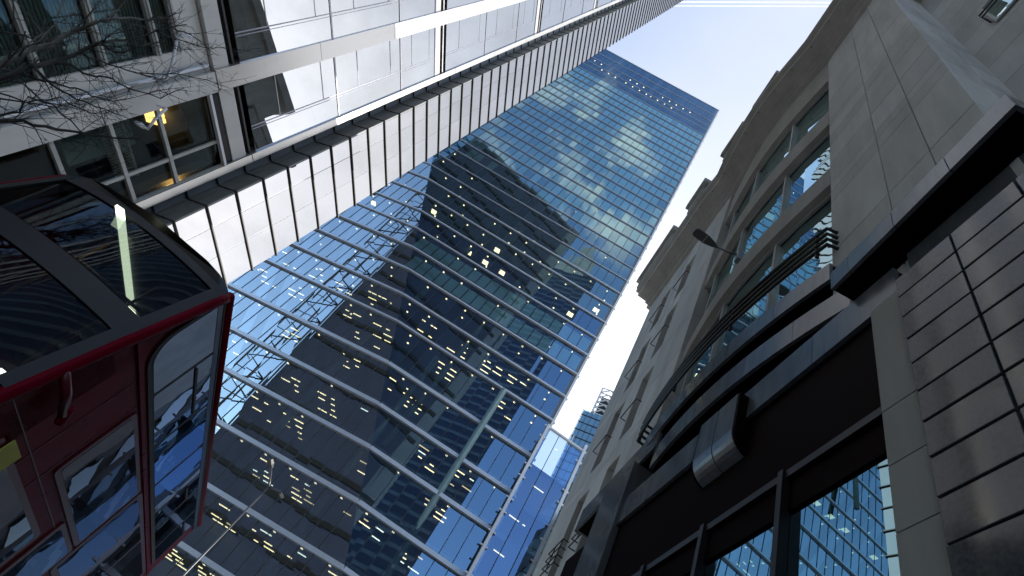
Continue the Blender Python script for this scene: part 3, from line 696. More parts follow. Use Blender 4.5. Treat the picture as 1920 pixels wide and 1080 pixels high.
# main ledge round the corner pier: polished fascia over a dark soffit
LW, LZ0, LZ1 = 2.60, 7.92, 8.37; LU0, LU1 = .66, 3.37
def lj(px): h = hitplane(*px, AD(101)*LW, AD(101)); return h.dot(AD(11)), h.z
LZ0 = lj((1700, 400))[1]; LZ1 = lj((1700, 366))[1]; LU0 = lj((1913, 203))[0]; LU1 = lj((1557, 530))[0]
q = MB()
for a, b in zip((LU0, 1.5, 2.3, 3.05), (1.5, 2.3, 3.05, LU1)): q.box(RU, a+.004, b-.004, LW, LW+.05, LZ0, LZ1)
q.box(RU, LU0, LU0+.05, LW+.06, 7.5, LZ0, LZ1); q.build('ledge_fascia', 'fascia', stone, bevel=.004)
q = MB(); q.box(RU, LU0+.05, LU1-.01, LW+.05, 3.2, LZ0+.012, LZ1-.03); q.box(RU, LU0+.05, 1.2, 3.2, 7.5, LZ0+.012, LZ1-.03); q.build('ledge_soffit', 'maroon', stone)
# three curved fascias under the bay stepping inwards
def trace_w(F, az, pts, z):
    out_ = []
    for p in pts: h = onz(*p, z); out_.append((h.dot(AD(az)), h.dot(AD(az+90))))
    return out_
def interp(tb):
    def f(u):
        if u <= tb[0][0]: return tb[0][1]+(u-tb[0][0])*(tb[1][1]-tb[0][1])/(tb[1][0]-tb[0][0])*.5
        for (a, b), (c, d) in zip(tb[:-1], tb[1:]):
            if u <= c: s = (u-a)/(c-a); return b+(d-b)*s
        return tb[-1][1]
    return f
trA = trace_w(RU, 11, [(1556, 523), (1480, 575), (1400, 640), (1313, 720), (1275, 757), (1238, 800), (1203, 852)], 9.18)
trB = trace_w(RU, 11, [(1580, 577), (1480, 650), (1398, 700), (1320, 765), (1260, 825), (1217, 880)], 8.28)
trC = trace_w(RU, 11, [(1683, 550), (1590, 628), (1480, 720), (1367, 803), (1283, 880), (1142, 995)], 7.25)
def smoothed(tb):
    # quadratic least-squares fit keeps the fascias as clean bows
    n = len(tb); S = [sum(u**k for u, _ in tb) for k in range(5)]; T = [sum(w_*u**k for u, w_ in tb) for k in range(3)]
    import itertools
    A = [[S[0], S[1], S[2], T[0]], [S[1], S[2], S[3], T[1]], [S[2], S[3], S[4], T[2]]]
    for i in range(3):
        p = A[i][i]; A[i] = [x/p for x in A[i]]
        for j in range(3):
            if j != i: f = A[j][i]; A[j] = [x-f*y for x, y in zip(A[j], A[i])]
    c = [A[i][3] for i in range(3)]
    return lambda u: c[0]+c[1]*u+c[2]*u*u
fA, fB, fC = smoothed(trA), smoothed(trB), smoothed(trC)
uA0, uA1 = trA[0][0], trA[-1][0]; uB0, uB1 = trB[0][0]-.15, trB[-1][0]; uC0, uC1 = trC[0][0], trC[-1][0]
def fascia(name, f, u0, u1, z0, z1, back):
    q = MB(); cuts = [u0+(u1-u0)*i/5 for i in range(6)]
    for a, b in zip(cuts[:-1], cuts[1:]): curve(q, a+.004, b-.004, z0, z1, f, .06, n=6)
    q.build(name, 'fascia', stone)
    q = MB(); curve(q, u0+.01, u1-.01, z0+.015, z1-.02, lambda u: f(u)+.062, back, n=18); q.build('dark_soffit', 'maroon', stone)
fascia('bay_fascia', fA, uA0, uA1, 9.18, 9.68, 1.0)
fascia('bay_fascia', fB, uB0, uB1, 8.28, 8.80, 1.0)
fascia('bay_fascia', fC, uC0, uC1, 7.25, 7.86, .7)
q = MB(); curve(q, uA0, B1, 9.66, 9.70, lambda u: fA(u)+.02, .7, n=18); q.build('bay_sill', 'stone2', stone)
# far ledge, mirrored side of the bay
DW = 2.60; hD = [hitplane(*p, AD(101)*DW, AD(101)) for p in ((1203, 880), (1087, 971))]
dz0 = (hD[0].z+hD[1].z)/2; du0, du1 = hD[0].dot(AD(11)), hD[1].dot(AD(11))
q = MB(); q.box(RU, du0-.4, (du0+du1)/2-.004, DW, DW+.06, dz0, dz0+.62); q.box(RU, (du0+du1)/2+.004, du1, DW, DW+.06, dz0, dz0+.62); q.box(RU, du1-.06, du1, DW+.061, 3.1, dz0, dz0+.62); q.build('ledge_fascia', 'fascia', stone)
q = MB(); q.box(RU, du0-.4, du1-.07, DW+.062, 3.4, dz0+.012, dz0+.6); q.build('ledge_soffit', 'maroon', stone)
# base: polished granite wall, smooth stone jamb, far columns, shop front
GW = 2.80
def gl_(px, w_, az=8.5): h = hitplane(*px, AD(az+90)*w_, AD(az+90)); return h.dot(AD(az)), h.z
gu = gl_((1700, 650), GW)[0]; gu2 = gl_((1838, 590), GW)[0]
gzs = [gl_(p, GW)[1] for p in ((1697, 587), (1706, 627), (1715, 673), (1738, 745+40-40), (1724, 825), (1765, 920), (1777, 1007))]
ph = (gl_((1808, 498), GW)[1]-gl_((1839, 582), GW)[1])/2
ztop = gl_((1860, 360), GW)[1]; g0 = gl_((1810, 503), GW)[1]
ge = [g0+ph*k for k in range(-26, 1)]; ge = [x for x in ge if x > .05]+[x for x in (g0+ph, g0+2*ph, g0+3*ph) if x < ztop+.05]
pw = gu-gu2
q = MB()
for i in range(7):
    a, b = gu-pw*(i+1), gu-pw*i
    for c, d in zip(ge[:-1], ge[1:]):
        t1_, t2_ = jit(.004), jit(.004); gp = .011
        q.hexa([RL(a+gp, GW+t1_, c+gp), RL(b-gp, GW+t2_, c+gp), RL(b-gp, GW+.06, c+gp), RL(a+gp, GW+.06, c+gp), RL(a+gp, GW-t2_, d-gp), RL(b-gp, GW-t1_, d-gp), RL(b-gp, GW+.06, d-gp), RL(a+gp, GW+.06, d-gp)])
q.build('granite_wall', 'granite', stone, bevel=.006)
q = MB(); q.box(RL, gu-pw*7, gu-.02, GW+.035, 3.6, 0, ge[-1]); q.build('granite_backing', 'groove', stone)
q = MB(); q.box(RL, gu-pw*7, gu-.01, 3.05, 3.6, ge[-1]+.01, 8.2); q.build('wall_head', 'fascia', stone)
JW = 2.95; j0, j1 = gl_((1762, 900), JW)[0], gl_((1662, 860), JW)[0]
jz = [gl_(p, JW)[1] for p in ((1652, 775), (1662, 877), (1675, 1003))]; jz = [0, jz[2]-1.2, jz[2], jz[1], jz[0], 7.3]
q = panels(RL, [j0-.25, j1], jz, JW, th=.09, gap=.006); q.build('stone_jamb', 'stone2', stone, bevel=.004)
SW = 3.06; sh0 = gl_((1556, 918), SW)
def su_(px): return gl_(px, SW)[0]
ends = [j1-.02, su_((1476, 980)), su_((1329, 1010)), su_((1329, 1010))+(su_((1329, 1010))-su_((1476, 980))), 11.5]
for a, b in zip(ends[:-1], ends[1:]):
    q = MB(); q.box(RL, a, b, SW, SW+.03, .5, sh0[1]); wq = q.build('shop_window', 'shglass', stone)
    q = MB(); q.box(RL, b-.04, b+.04, SW-.12, SW-.004, .3, sh0[1]+.515); q.build('mullion', 'iron', wq)
q = MB(); q.box(RL, j1-.02, 11.5, SW-.03, SW+.3, sh0[1], 7.6); q.build('shop_header', 'maroon', stone)
q = MB(); q.box(RL, j1-.02, 11.5, SW-.08, SW-.032, sh0[1]+.42, sh0[1]+.52); q.build('header_rail', 'iron', stone)
q = MB(); q.box(RL, j1-.02, 11.5, SW-.05, SW+.2, 0, .5); q.build('stall_riser', 'granite', stone)
c0, c1 = gl_((1123, 1057), 2.9)[0], gl_((1083, 1057), 2.9)[0]
q = MB(); q.box(RL, c0, c1, 2.9, 3.6, 0, dz0+.02); q.build('polished_column', 'fascia', stone, bevel=.01)
c0, c1 = gl_((1228, 1003), 3.4)[0], gl_((1178, 1055), 3.4)[0]
q = MB(); q.box(RL, c0, c1+.2, 3.4, 3.8, 0, gl_((1228, 1003), 3.4)[1]+.1); q.build('stone_column', 'stone', stone, bevel=.01)
q = MB(); q.box(RL, gu-pw*7, 11.5, 4.3, 9, 0, 8.1); q.build('base_backing', 'groove', stone)
# rounded corbel under the middle fascia
cb0, cb1 = gl_((1362, 800), 2.72)[0], gl_((1293, 850), 2.72)[0]; cz = gl_((1330, 825), 2.72)[1]
pr = [(2.80, cz+.75), (2.80, cz)]+[(2.80+.30*(1-math.cos(t*math.pi/16)), cz-.36*math.sin(t*math.pi/16)) for t in range(1, 9)]+[(3.12, cz-.36), (3.12, cz+.75)]
q = MB()
for a, b in ((cb0, (cb0+cb1)/2-.01), ((cb0+cb1)/2+.01, cb1)): q.sweep([[RL(a, y, z_) for y, z_ in pr], [RL(b, y, z_) for y, z_ in pr]])
q.build('corbel', 'fascia', stone, smooth=False)
q = MB()
for a in (cb0-.05, cb1+.005): q.sweep([[RL(a, y+.012, z_) for y, z_ in pr], [RL(a+.045, y+.012, z_) for y, z_ in pr]])
q.box(RL, cb0-.05, cb1+.05, 3.07, 3.1, cz-.3, cz+.1); q.build('corbel_shade_plate', 'maroon', stone)  # dark end plates added so the corbel's sides don't look lit
# bay guard rail
rail_pts = [(1560, 447), (1553, 445), (1450, 530), (1330, 640), (1270, 720), (1217, 797)]
rw = smoothed(trace_w(RU, 11, rail_pts[1:], 10.83))
gr = MB(); u0r, u1r = 3.72, 10.0
for k in range(4):
    z = 10.83-.2*k
    pts = [RU(u0r-.02, 3.02, z)]+[RU(u0r+(u1r-u0r)*i/16, rw(u0r+(u1r-u0r)*i/16)-.14, z) for i in range(17)]+[RU(u1r+.03, 3.05, z)]
    gr.tube(pts, .036, n=6)
for u in (3.95, 6.0, 8.0, 9.9): gr.box(lambda x, y, z_: RU(u+x, rw(u)-.14+y, z_), -.02, .02, .0, .06, 10.1, 10.9)
gr.build('bay_guard_rail', 'iron', stone)

# dark tower further back, behind the street corner: it shows as the dark reflection in the glass tower
def KF(u, n, z): return Vector((-13.0, -60, 0)) + AD(-98)*u + AD(-158)*n + Vector((0, 0, z))
dkt = thing('dark_tower', KF(30, 20, 0), 'dark gridded tower showing only as a reflection in the glass tower', 'tower')
q = MB(); q.box(KF, 0, 62, 0, 40, 0, 236); q.build('wall', 'louvre', dkt)
for z in range(4, 234, 4):
    q = MB(); q.box(KF, .4, 61.6, -.12, -.003, z, z+1.3); q.build('floor_band', 'greymet', dkt)
for z, a, b in ((236, 4, 30), (246, 4, 18), (256, 8, 14)):
    q = MB(); q.box(KF, a, b, 2, 20, z, z+10); q.build('pale_crown_stage', 'stonelit', dkt)

# next block down the street, standing on the bend behind the stone building
def NF(u, n, z): return AD(20.9)*u + AD(110.9)*n + Vector((0, 0, z))
nb = thing('street_block', NF(80, 8, 0), 'grey block beyond the stone building, seen in the glass reflections', 'building')
q = MB(); q.box(NF, 47, 130, .4, 16, 0, 34); q.build('wall', 'stone2', nb)
for z in range(3, 32, 4):
    q = MB(); q.box(NF, 48, 128, .3, .395, z, z+2.2); q.build('window_row', 'wglass', nb)

# ------------------------------------------------------------------ wall-mounted street lamp over the bay
hb = hitplane(1383, 478, AD(101)*2.70, AD(101)); hx = atr(1352, 467, math.hypot(hb.x, hb.y)*.93)
wl = thing('wall_street_lamp', hb, 'dark grey paddle-shaped lamp on an arm fixed to the bay windows', 'street lamp')
tipd = hitplane(1303, 434, Vector((0, 0, hb.z+.12)), Vector((0, 0, 1))); nek = hitplane(1345, 464, Vector((0, 0, hb.z+.06)), Vector((0, 0, 1)))
hd = (tipd-nek); hl = hd.length; hd.normalize(); hs = hd.cross(Vector((0, 0, 1))).normalized()
prf = [(0, .035), (.06, .05), (.18, .10), (.45, .155), (.75, .165), (.92, .15), (1.0, .10)]
bot, top = [], []
q = MB(); secs = []
for t, wd in prf:
    p = nek+hd*(hl*t*1.04); wd *= hl*1.25
    secs.append([p-hs*wd, p-hs*wd*.7+Vector((0, 0, -.035)), p+hs*wd*.7+Vector((0, 0, -.035)), p+hs*wd, p+hs*wd*.6+Vector((0, 0, .07)), p-hs*wd*.6+Vector((0, 0, .07))])
q.sweep(secs); q.build('lamp_head', 'lampgrey', wl, bevel=.008)
q = MB(); p = nek+hd*hl*.55; wd = .16*hl*1.2; q.hexa([p-hs*wd-hd*.012+Vector((0, 0, -.045)), p+hs*wd-hd*.012+Vector((0, 0, -.045)), p+hs*wd+hd*.012+Vector((0, 0, -.045)), p-hs*wd+hd*.012+Vector((0, 0, -.045)), p-hs*wd-hd*.012+Vector((0, 0, -.03)), p+hs*wd-hd*.012+Vector((0, 0, -.03)), p+hs*wd+hd*.012+Vector((0, 0, -.03)), p-hs*wd+hd*.012+Vector((0, 0, -.03))]); q.build('lens_bar', 'chrome', wl)
q = MB(); q.tube([nek+hd*.03, nek*.45+hb*.55+Vector((0, 0, -.03)), hb], .026, .034, n=8); q.build('arm', 'post', wl, smooth=True)
q = MB(); q.box(lambda a, b, c: hb+AD(11)*a+AD(101)*b+Vector((0, 0, c)), -.09, .09, -.03, .28, -.28, .10); q.build('bracket', 'greymet', wl, bevel=.01)

# ------------------------------------------------------------------ double street lamp on its mast
r_ = 24.0; mt = atr(503, 914, r_)
sl = thing('street_lamp', (mt.x, mt.y, 0), 'slim double-headed street lamp on a tall mast before the glass tower', 'street lamp')
q = MB(); q.tube([(mt.x, mt.y, 0), mt], .05, .035, n=8); q.build('mast', 'post', sl, smooth=True)
for nm_, pts in (('arm', [(503, 914), (506, 900), (508, 884), (509, 872)]), ('arm', [(503, 914), (510, 916), (518, 919), (524, 924)])):
    q = MB(); q.tube([atr(x, y, r_-.3*i*0) for i, (x, y) in enumerate(pts)], .045, .04, n=6); q.build(nm_, 'post', sl, smooth=True)
for (p0, p1) in (((509, 877), (506, 860)), ((523, 922), (528, 930))):
    a, b = atr(*p0, r_), atr(*p1, r_-.25); d = (b-a).normalized(); s_ = d.cross(Vector((0, 0, 1))).normalized(); up = s_.cross(d)
    q = MB(); q.sweep([[a+s_*.06*k+up*.03*m for k, m in ((-1, -1), (1, -1), (1, 1), (-1, 1))], [(a+b)/2+s_*.13*k+up*.07*m for k, m in ((-1, -1), (1, -1), (1, 1), (-1, 1))], [b+s_*.12*k+up*.05*m for k, m in ((-1, -1), (1, -1), (1, 1), (-1, 1))]]); q.build('lamp_head', 'lampgrey', sl)

# ------------------------------------------------------------------ white bracket lamps on the left building
for (name, pts, head, lab) in (('bracket_lamp', [(312, 203), (292, 222), (276, 243)], [(274, 241), (255, 229)], 'white bracket lamp with a bent arm before the lit room window'),
                               ('bracket_lamp', [(246, 160), (312, 148), (323, 118), (333, 68)], [(334, 68), (360, 66)], 'white bracket lamp with a long cranked arm behind the bare branches')):
    P = [hitplane(x, y, LO*(9.72*LSCALE), LO) for i, (x, y) in enumerate(pts)]
    t_ = thing(name, P[0], lab, 'wall lamp', 'white bracket lamps on the office block')
    q = MB(); q.tube(P, .046, .04, n=8); q.build('arm', 'lampwhite', t_, smooth=True)
    a, b = [hitplane(x, y, LO*9.70*LSCALE, LO) for x, y in head]; d = (b-a).normalized(); s_ = d.cross(Vector((0, 0, 1))).normalized(); up = s_.cross(d)
    q = MB(); q.sweep([[a+d*((b-a).length*t)+s_*wd*math.cos(k*math.pi/3)+up*wd*.7*math.sin(k*math.pi/3) for k in range(6)] for t, wd in ((0, .04), (.2, .08), (.7, .10), (1, .07))]); q.build('lamp_head', 'lampwhite', t_, smooth=True)
    q = MB(); q.tube([P[0], P[0]+LO*.28*LSCALE], .03, n=6); q.build('wall_fixing', 'lampwhite', t_)

# ================================================================== RED DOUBLE-DECKER BUS
BK = AD(-22.9)*6.76; BA, BB = AD(5.5), AD(-84.5)
def BF(a, b, z): return Vector((BK.x, BK.y, 0)) + BA*a + BB*b + Vector((0, 0, z))
bus = thing('double_decker_bus', BF(3.8, 1.3, 0), 'dark red double-decker bus with a raked glass front', 'bus')
BW, BLEN, BROOF = 2.62, 7.75, 4.62
def nose(b, z):
    tb = [(.3, -.74), (1.0, -.76), (2.1, -.58), (3.1, -.31), (3.9, -.08), (4.62, .12)]
    for (z0, a0), (z1, a1) in zip(tb[:-1], tb[1:]):
        if z <= z1: a = a0+(a1-a0)*(z-z0)/(z1-z0); break
    else: a = tb[-1][1]
    s_ = max(0, min(1, b/BW)); return a-.24*math.sin(math.pi*s_)**.8
def fgrid(z0, z1, b0, b1, off, nz_=8, nb=14): return [[BF(nose(b0+(b1-b0)*i/nb, z0+(z1-z0)*k/nz_)+off, b0+(b1-b0)*i/nb, z0+(z1-z0)*k/nz_) for i in range(nb+1)] for k in range(nz_+1)]
def slab(z0, z1, b0, b1, off=0, th=.04):
    q = MB(); f = fgrid(z0, z1, b0, b1, off); g_ = fgrid(z0, z1, b0, b1, off+th); q.grid(f); q.grid(g_)
    q.grid([f[0], g_[0]]); q.grid([f[-1], g_[-1]]); q.grid([[r[0] for r in f], [r[0] for r in g_]]); q.grid([[r[-1] for r in f], [r[-1] for r in g_]]); return q
# body: sides, roof, floor, lower front
q = MB()
def sidewall(b, th): 
    for z0, z1, a0 in ((.35, 2.1, -.6), (2.1, 3.1, -.42), (3.1, 3.9, -.18), (3.9, 4.50, -.02)): q.box(BF, a0+.14, BLEN, b, b+th, z0, z1)
sidewall(.02, .05); sidewall(BW-.07, .05)
q.box(BF, BLEN-.05, BLEN, .08, BW-.08, .35, 4.5); q.box(BF, -.3, BLEN-.06, .08, BW-.08, .35, .45); q.box(BF, -.05, BLEN-.06, .08, BW-.08, 2.45, 2.55)
# wedge pieces filling the raked corner
for b in (.02, BW-.07):
    for (z0, z1) in ((.35, 1.0), (1.0, 2.1), (2.1, 3.1), (3.1, 3.9), (3.9, 4.5)):
        q.hexa([BF(nose(0, z0), b, z0), BF(.2, b, z0), BF(.2, b+.048, z0), BF(nose(0, z0), b+.048, z0), BF(nose(0, z1), b, z1), BF(.2, b, z1), BF(.2, b+.048, z1), BF(nose(0, z1), b+.048, z1)])
bd = q.build('body', 'red', bus)
# domed roof with rounded edges
secs = []
for i in range(15):
    a = -.0+ (BLEN+.0)*i/14
    pts = []
    for t in range(13):
        th = math.pi*t/12; bx = BW/2-(BW/2+.015)*math.copysign(abs(math.cos(th))**.35, math.cos(th)); zz_ = 4.40+.30*abs(math.sin(th))**.55
        aa = a if i > 2 else max(a, nose(min(max(bx, 0), BW), min(zz_, 4.62))-.02)
        pts.append(BF(aa if i else nose(min(max(bx, 0), BW), 4.62)-.03, bx, zz_))
    pts.append(BF(a if i else .2, BW-.08, 4.40)); pts.append(BF(a if i else .2, .08, 4.40))
    secs.append(pts)
q = MB(); q.sweep(secs); q.build('roof', 'busroof', bus, smooth=False)
slab(.35, 2.16, .03, BW-.03).build('front_panel', 'red', bus, smooth=True)
slab(2.22, 3.20, .08, BW-.08, -.01, .015).build('lower_windscreen', 'bus_front', bus, smooth=True)
slab(3.20, 3.50, .05, BW-.05, -.03, .05).build('destination_band', 'rubber', bus, smooth=True)
slab(3.52, 4.44, .08, BW-.08, -.01, .015).build('upper_windscreen', 'bus_front', bus, smooth=True)
slab(4.44, 4.56, .05, BW-.05, -.03, .05).build('windscreen_header', 'rubber', bus, smooth=True)
slab(2.18, 4.55, .02, .15, -.035, .06).build('windscreen_trim', 'rubber', bus, smooth=True); slab(2.18, 4.55, BW-.15, BW-.02, -.035, .06).build('windscreen_trim', 'rubber', bus, smooth=True)
for b in (.0, BW):
    q = MB(); q.tube([BF(nose(0, z)+.02, b+(.03 if b == 0 else -.03), z) for z in (.4, 1.0, 1.6, 2.1, 2.6, 3.1, 3.5, 3.9, 4.3, 4.5)]+[BF(.22, b+(.05 if b == 0 else -.05), 4.63)], .075, n=10); q.build('corner_pillar', 'red', bus, smooth=True)
q = MB(); q.tube([BF(.12, .02, 4.60), BF(BLEN, .02, 4.56)], .06, n=8); q.build('roof_edge', 'red', bus, smooth=True)
q = MB(); q.box(BF, .1, 7.6, -.012, .018, 4.50, 4.52); q.build('gutter', 'rubber', bus)
# rounded windows standing in rubber seals on the visible side
def rrect(a0, a1, z0, z1, radii):
    pts = []
    for (cx_, cz_, sx, sz_, r, t0) in ((a0, z0, 1, 1, radii[0], 180), (a1, z0, -1, 1, radii[1], 270), (a1, z1, -1, -1, radii[2], 0), (a0, z1, 1, -1, radii[3], 90)):
        for k in range(7):
            t = R(t0+15*k); pts.append((cx_+sx*r+r*math.cos(t), cz_+sz_*r+r*math.sin(t)))
    return pts
def plate(pts, b0, b1): q = MB(); q.prism([BF(a, b0, z) for a, z in pts], [BF(a, b1, z) for a, z in pts]); return q
uw = plate(rrect(.10, 7.35, 3.45, 4.48, (.38, .06, .06, .09)), .019, -.004).build('window_seal', 'rubber', bus)
rows = [(.15, 1.10), (1.17, 2.46), (2.53, 3.76), (3.83, 4.88), (4.95, 5.55), (5.62, 6.55), (6.62, 7.28)]
for i, (a0, a1) in enumerate(rows):
    wq = plate(rrect(a0, a1, 3.52, 4.43, (.33 if i == 0 else .03, .03, .03, .07 if i == 0 else .03)), .0, -.010).build('upper_window', 'bus_side', bus)
    if i in (1, 4, 6):
        q = MB(); q.box(BF, a0+.05, a1-.05, -.03, -.012, 4.12, 4.15); q.build('vent_bar', 'rubber', wq)
ls = plate(rrect(1.26, 3.60, 2.33, 3.30, (.06, .06, .06, .06)), .019, -.004).build('window_seal', 'reddark', bus)
wq = plate(rrect(1.32, 3.54, 2.40, 3.24, (.05, .05, .05, .05)), .0, -.010).build('lower_window', 'bus_low', bus)
plate(rrect(3.66, 7.4, 2.0, 3.32, (.06, .06, .06, .06)), .019, -.004).build('window_seal', 'reddark', bus)
for a0, a1 in ((3.74, 5.5), (5.58, 7.3)): plate(rrect(a0, a1, 2.08, 3.25, (.05, .05, .05, .05)), .0, -.010).build('lower_window', 'bus_low', bus)
dr = plate(rrect(2.62, 3.62, .45, 2.30, (.04, .04, .04, .04)), .019, -.006).build('door', 'reddark', bus)
plate(rrect(2.70, 3.54, .9, 2.24, (.06, .06, .06, .06)), -.006, -.014).build('door_glass', 'bus_low', dr)
plate(rrect(.0, 2.45, .7, 2.05, (.06, .06, .06, .06)), .019, -.003).build('driver_window_seal', 'reddark', bus); plate(rrect(.10, 2.36, .8, 1.98, (.05, .05, .05, .05)), 0, -.010).build('driver_window', 'bus_low', bus)
for z in (2.2, 3.37):
    q = MB(); q.box(BF, -.3 if z > 3 else -.5, BLEN-.05, .012, .019, z-.006, z+.006); q.build('panel_seam', 'reddark', bus)
for a in (.62, 1.18, 3.62, 5.54):
    q = MB(); q.box(BF, a-.005, a+.005, .012, .019, .5, 3.44); q.build('panel_seam', 'reddark', bus)
q = MB(); q.box(BF, -.2, BLEN-.06, -.012, .018, 3.34, 3.40); q.build('waist_rail', 'red', bus)
# mirror on its arm, yellow plate
q = MB(); q.tube([BF(-.42, .0, 2.62), BF(-.2, -.09, 2.55), BF(.05, -.12, 2.47)], .05, .045, n=8); mi = q.build('mirror_arm', 'reddark', bus, smooth=True)
q = MB(); q.tube([BF(.0, -.12, 2.53), BF(.04, -.12, 2.51), BF(.12, -.12, 2.45), BF(.15, -.12, 2.43)], .05, .05, n=12); q.build('mirror_head', 'red', mi, smooth=True)
yp = hitplane(6, 868, BK-BB*.02, BB); q = MB(); ya = (yp-BK).dot(BA); q.box(BF, ya-.25, ya+.10, -.03, -.012, yp.z-.08, yp.z+.14); q.build('warning_plate', 'yellow', bus, bevel=.02)
ml = hitplane(5, 703, BK-BA*.35, BA); q = MB(); q.box(lambda a, b, c: ml+BA*a+BB*b+Vector((0, 0, c)), -.06, -.02, -.03, .03, -.02, .02); q.build('marker_lamp', 'lamp_on', bus)
# interior: ceiling tube, seats, poles, ceiling
t0, t1 = onz(222, 390, 4.36), onz(246, 592, 4.36); q = MB()
d = (t1-t0).normalized(); s_ = d.cross(Vector((0, 0, 1)))
q.hexa([t0-s_*.055, t0+s_*.055, t1+s_*.055, t1-s_*.055, t0-s_*.055+Vector((0, 0, .03)), t0+s_*.055+Vector((0, 0, .03)), t1+s_*.055+Vector((0, 0, .03)), t1-s_*.055+Vector((0, 0, .03))]); q.build('ceiling_tube_light', 'tube', bus)
q = MB(); q.box(BF, .3, BLEN-.1, .1, BW-.1, 4.392, 4.40); q.build('upper_ceiling', 'spand', bus)
for i in range(4):
    for b in (.25, 1.45):
        q = MB(); a = .9+1.3*i; q.box(BF, a, a+.42, b, b+.9, 2.95, 3.06); q.box(BF, a+.36, a+.46, b, b+.9, 3.06, 3.62); q.build('seat', 'seat', bus, bevel=.03)
for b in (.85, 1.75):
    q = MB(); q.tube([BF(.5, b, 2.56), BF(.5, b, 4.39)], .02, n=6); q.build('grab_pole', 'pole', bus)
q = MB(); q.tube([BF(.12, .3, 3.75), BF(.12-.1, 1.3, 3.75), BF(.12, 2.3, 3.75)], .022, n=6); q.build('grab_rail', 'pole', bus)
for a in (1.2, 6.2):
    for b in (.02, BW-.30):
        q = MB(); q.tube([BF(a, b, .46), BF(a, b+.28, .46)], .46, n=20); wq = q.build('wheel', 'rubber', bus); q = MB(); q.tube([BF(a, b-.02 if b < 1 else b+.26, .46), BF(a, b+.05 if b < 1 else b+.30, .46)], .25, n=16); q.build('wheel_rim', 'chrome', wq)

# ================================================================== BARE TREE
tr_ = 7.9
tb_ = atr(-150, 330, tr_)
tree = thing('bare_tree', (tb_.x, tb_.y, 0), 'leafless winter tree with thin dark twigs before the office block', 'tree')
q = MB(); q.tube([(tb_.x, tb_.y, -.1), (tb_.x+.03, tb_.y, 2), tb_], .17, .11, n=9); q.build('trunk', 'bark', tree, smooth=True)
rt_ = random.Random(11)
def branch(mb, P, d, ln, r, depth):
    n = max(3, int(ln/.16)); pts = [P]; dd = d.normalized(); cur = P
    for i in range(n):
        dd = (dd + Vector((rt_.gauss(0, .13), rt_.gauss(0, .13), rt_.gauss(.01, .13)))).normalized(); cur = cur+dd*(ln/n); pts.append(cur)
    mb.tube(pts, r, r*.42, n=5 if r > .008 else 4)
    if depth > 0:
        kids = max(2, int(ln*3.0))
        for k in range(kids):
            t = .2+.8*(k+rt_.random()*.6)/kids; i = min(len(pts)-1, int(t*(len(pts)-1)))
            ax = Vector((rt_.gauss(0, 1), rt_.gauss(0, 1), rt_.gauss(0, 1))).normalized()
            nd = (dd*.7+ax*.75).normalized(); branch(mb, pts[i], nd, ln*rt_.uniform(.28, .5), max(.0028, r*.45), depth-1)
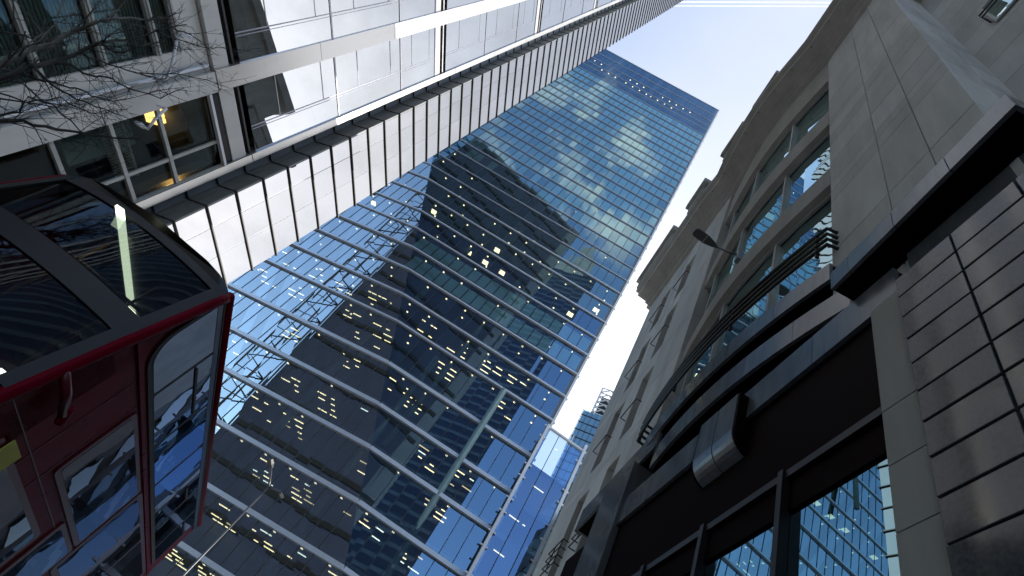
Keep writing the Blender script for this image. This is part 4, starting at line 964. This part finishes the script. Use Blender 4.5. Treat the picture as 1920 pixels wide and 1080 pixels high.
limbs = [([(-150, 330), (-60, 175), (0, 124), (45, 101), (90, 83), (140, 58), (180, 40), (207, 34), (262, 35), (298, 37), (330, 24)], .035, .006, 7.9, 'bark2'),
         ([(-150, 330), (-70, 190), (0, 146), (60, 124), (100, 116), (150, 100), (184, 79), (198, 77), (240, 76), (290, 58), (350, 46)], .032, .005, 7.6, 'bark'),
         ([(184, 79), (215, 97), (232, 99), (260, 88), (300, 80), (330, 92)], .012, .004, 7.6, 'bark'),
         ([(100, 118), (135, 122), (165, 142), (205, 147), (240, 165), (300, 182), (345, 165)], .013, .004, 7.7, 'bark'),
         ([(207, 34), (222, 15), (232, -10), (260, -60)], .016, .008, 7.9, 'bark2'),
         ([(-150, 330), (-60, 240), (0, 223), (60, 232), (130, 246), (175, 255), (220, 258), (262, 262)], .022, .004, 7.4, 'bark'),
         ([(0, 130), (40, 140), (80, 152), (120, 163), (150, 168), (180, 184), (215, 190), (300, 170), (350, 190)], .012, .003, 7.7, 'bark'),
         ([(-80, 215), (0, 217), (35, 210), (55, 180), (100, 200), (150, 240), (180, 268)], .012, .004, 7.3, 'bark'),
         ([(150, 100), (200, 120), (260, 138), (300, 146), (340, 130)], .009, .003, 7.9, 'bark'),
         ([(60, 124), (110, 170), (160, 195), (210, 210), (262, 230)], .010, .003, 7.5, 'bark'),
         ([(298, 37), (330, 55), (370, 70), (410, 105)], .007, .003, 7.9, 'bark'), ([(290, 58), (340, 78), (400, 92), (428, 90)], .007, .003, 7.7, 'bark'),
         ([(262, 138), (330, 140), (390, 150), (430, 165)], .006, .003, 7.8, 'bark'), ([(0, 60), (60, 70), (100, 40), (150, 45)], .008, .003, 8.0, 'bark'), ([(0, 175), (50, 190), (110, 185), (170, 215), (240, 205)], .008, .003, 7.6, 'bark')]
for pts, r0, r1, rr, mt_ in limbs:
    q = MB(); P = [atr(x, y, rr+.12*math.sin(i*1.7)) for i, (x, y) in enumerate(pts)]
    fine = []
    for i in range(len(P)-1):
        for k in range(3):
            s_ = k/3; a, b = P[i], P[i+1]; fine.append(a.lerp(b, s_)+Vector((rt_.gauss(0, .008), rt_.gauss(0, .008), rt_.gauss(0, .012))))
    fine.append(P[-1]); q.tube(fine, r0*1.25, r1*1.3, n=7)
    L_ = sum((P[i+1]-P[i]).length for i in range(len(P)-1))
    nk = int(L_*7)
    for k in range(nk):
        t = .12+.88*(k+rt_.random())/nk; i = min(len(fine)-2, int(t*(len(fine)-1))); d = (fine[i+1]-fine[i]).normalized()
        ax = Vector((rt_.gauss(0, 1), rt_.gauss(0, 1), rt_.gauss(0, 1))).normalized()
        rad = r0+(r1-r0)*t
        branch(q, fine[i], d*.75+ax*.7, rt_.uniform(.35, .95)*(1.1-.4*t), max(.0035, rad*.42), 2)
    q.build('branch', mt_, tree, smooth=True)

# ================================================================== SKY: two contrails
CZ = 2600.0
for (ya, yb, lab) in ((3.5, 5, 'thicker white contrail, the one nearer the top edge of the sky'), (11.0, 12, 'thinner white contrail running just below its twin')):
    q = MB(); secs = []; rc = random.Random(int(ya))
    for i in range(60):
        p = onz(1240+6*i, ya+(yb-ya)*i/60, CZ); r = 3.2*(1 if ya < 5 else .75)*(.8+.45*rc.random())
        secs.append(p)
    q.tube(secs, 3.3 if ya < 5 else 2.5, 2.6 if ya < 5 else 2.0, n=8)
    o = q.build('contrail', 'contrail', smooth=True); tag(o, lab, 'contrail', 'contrails')
bpy.context.view_layer.update()
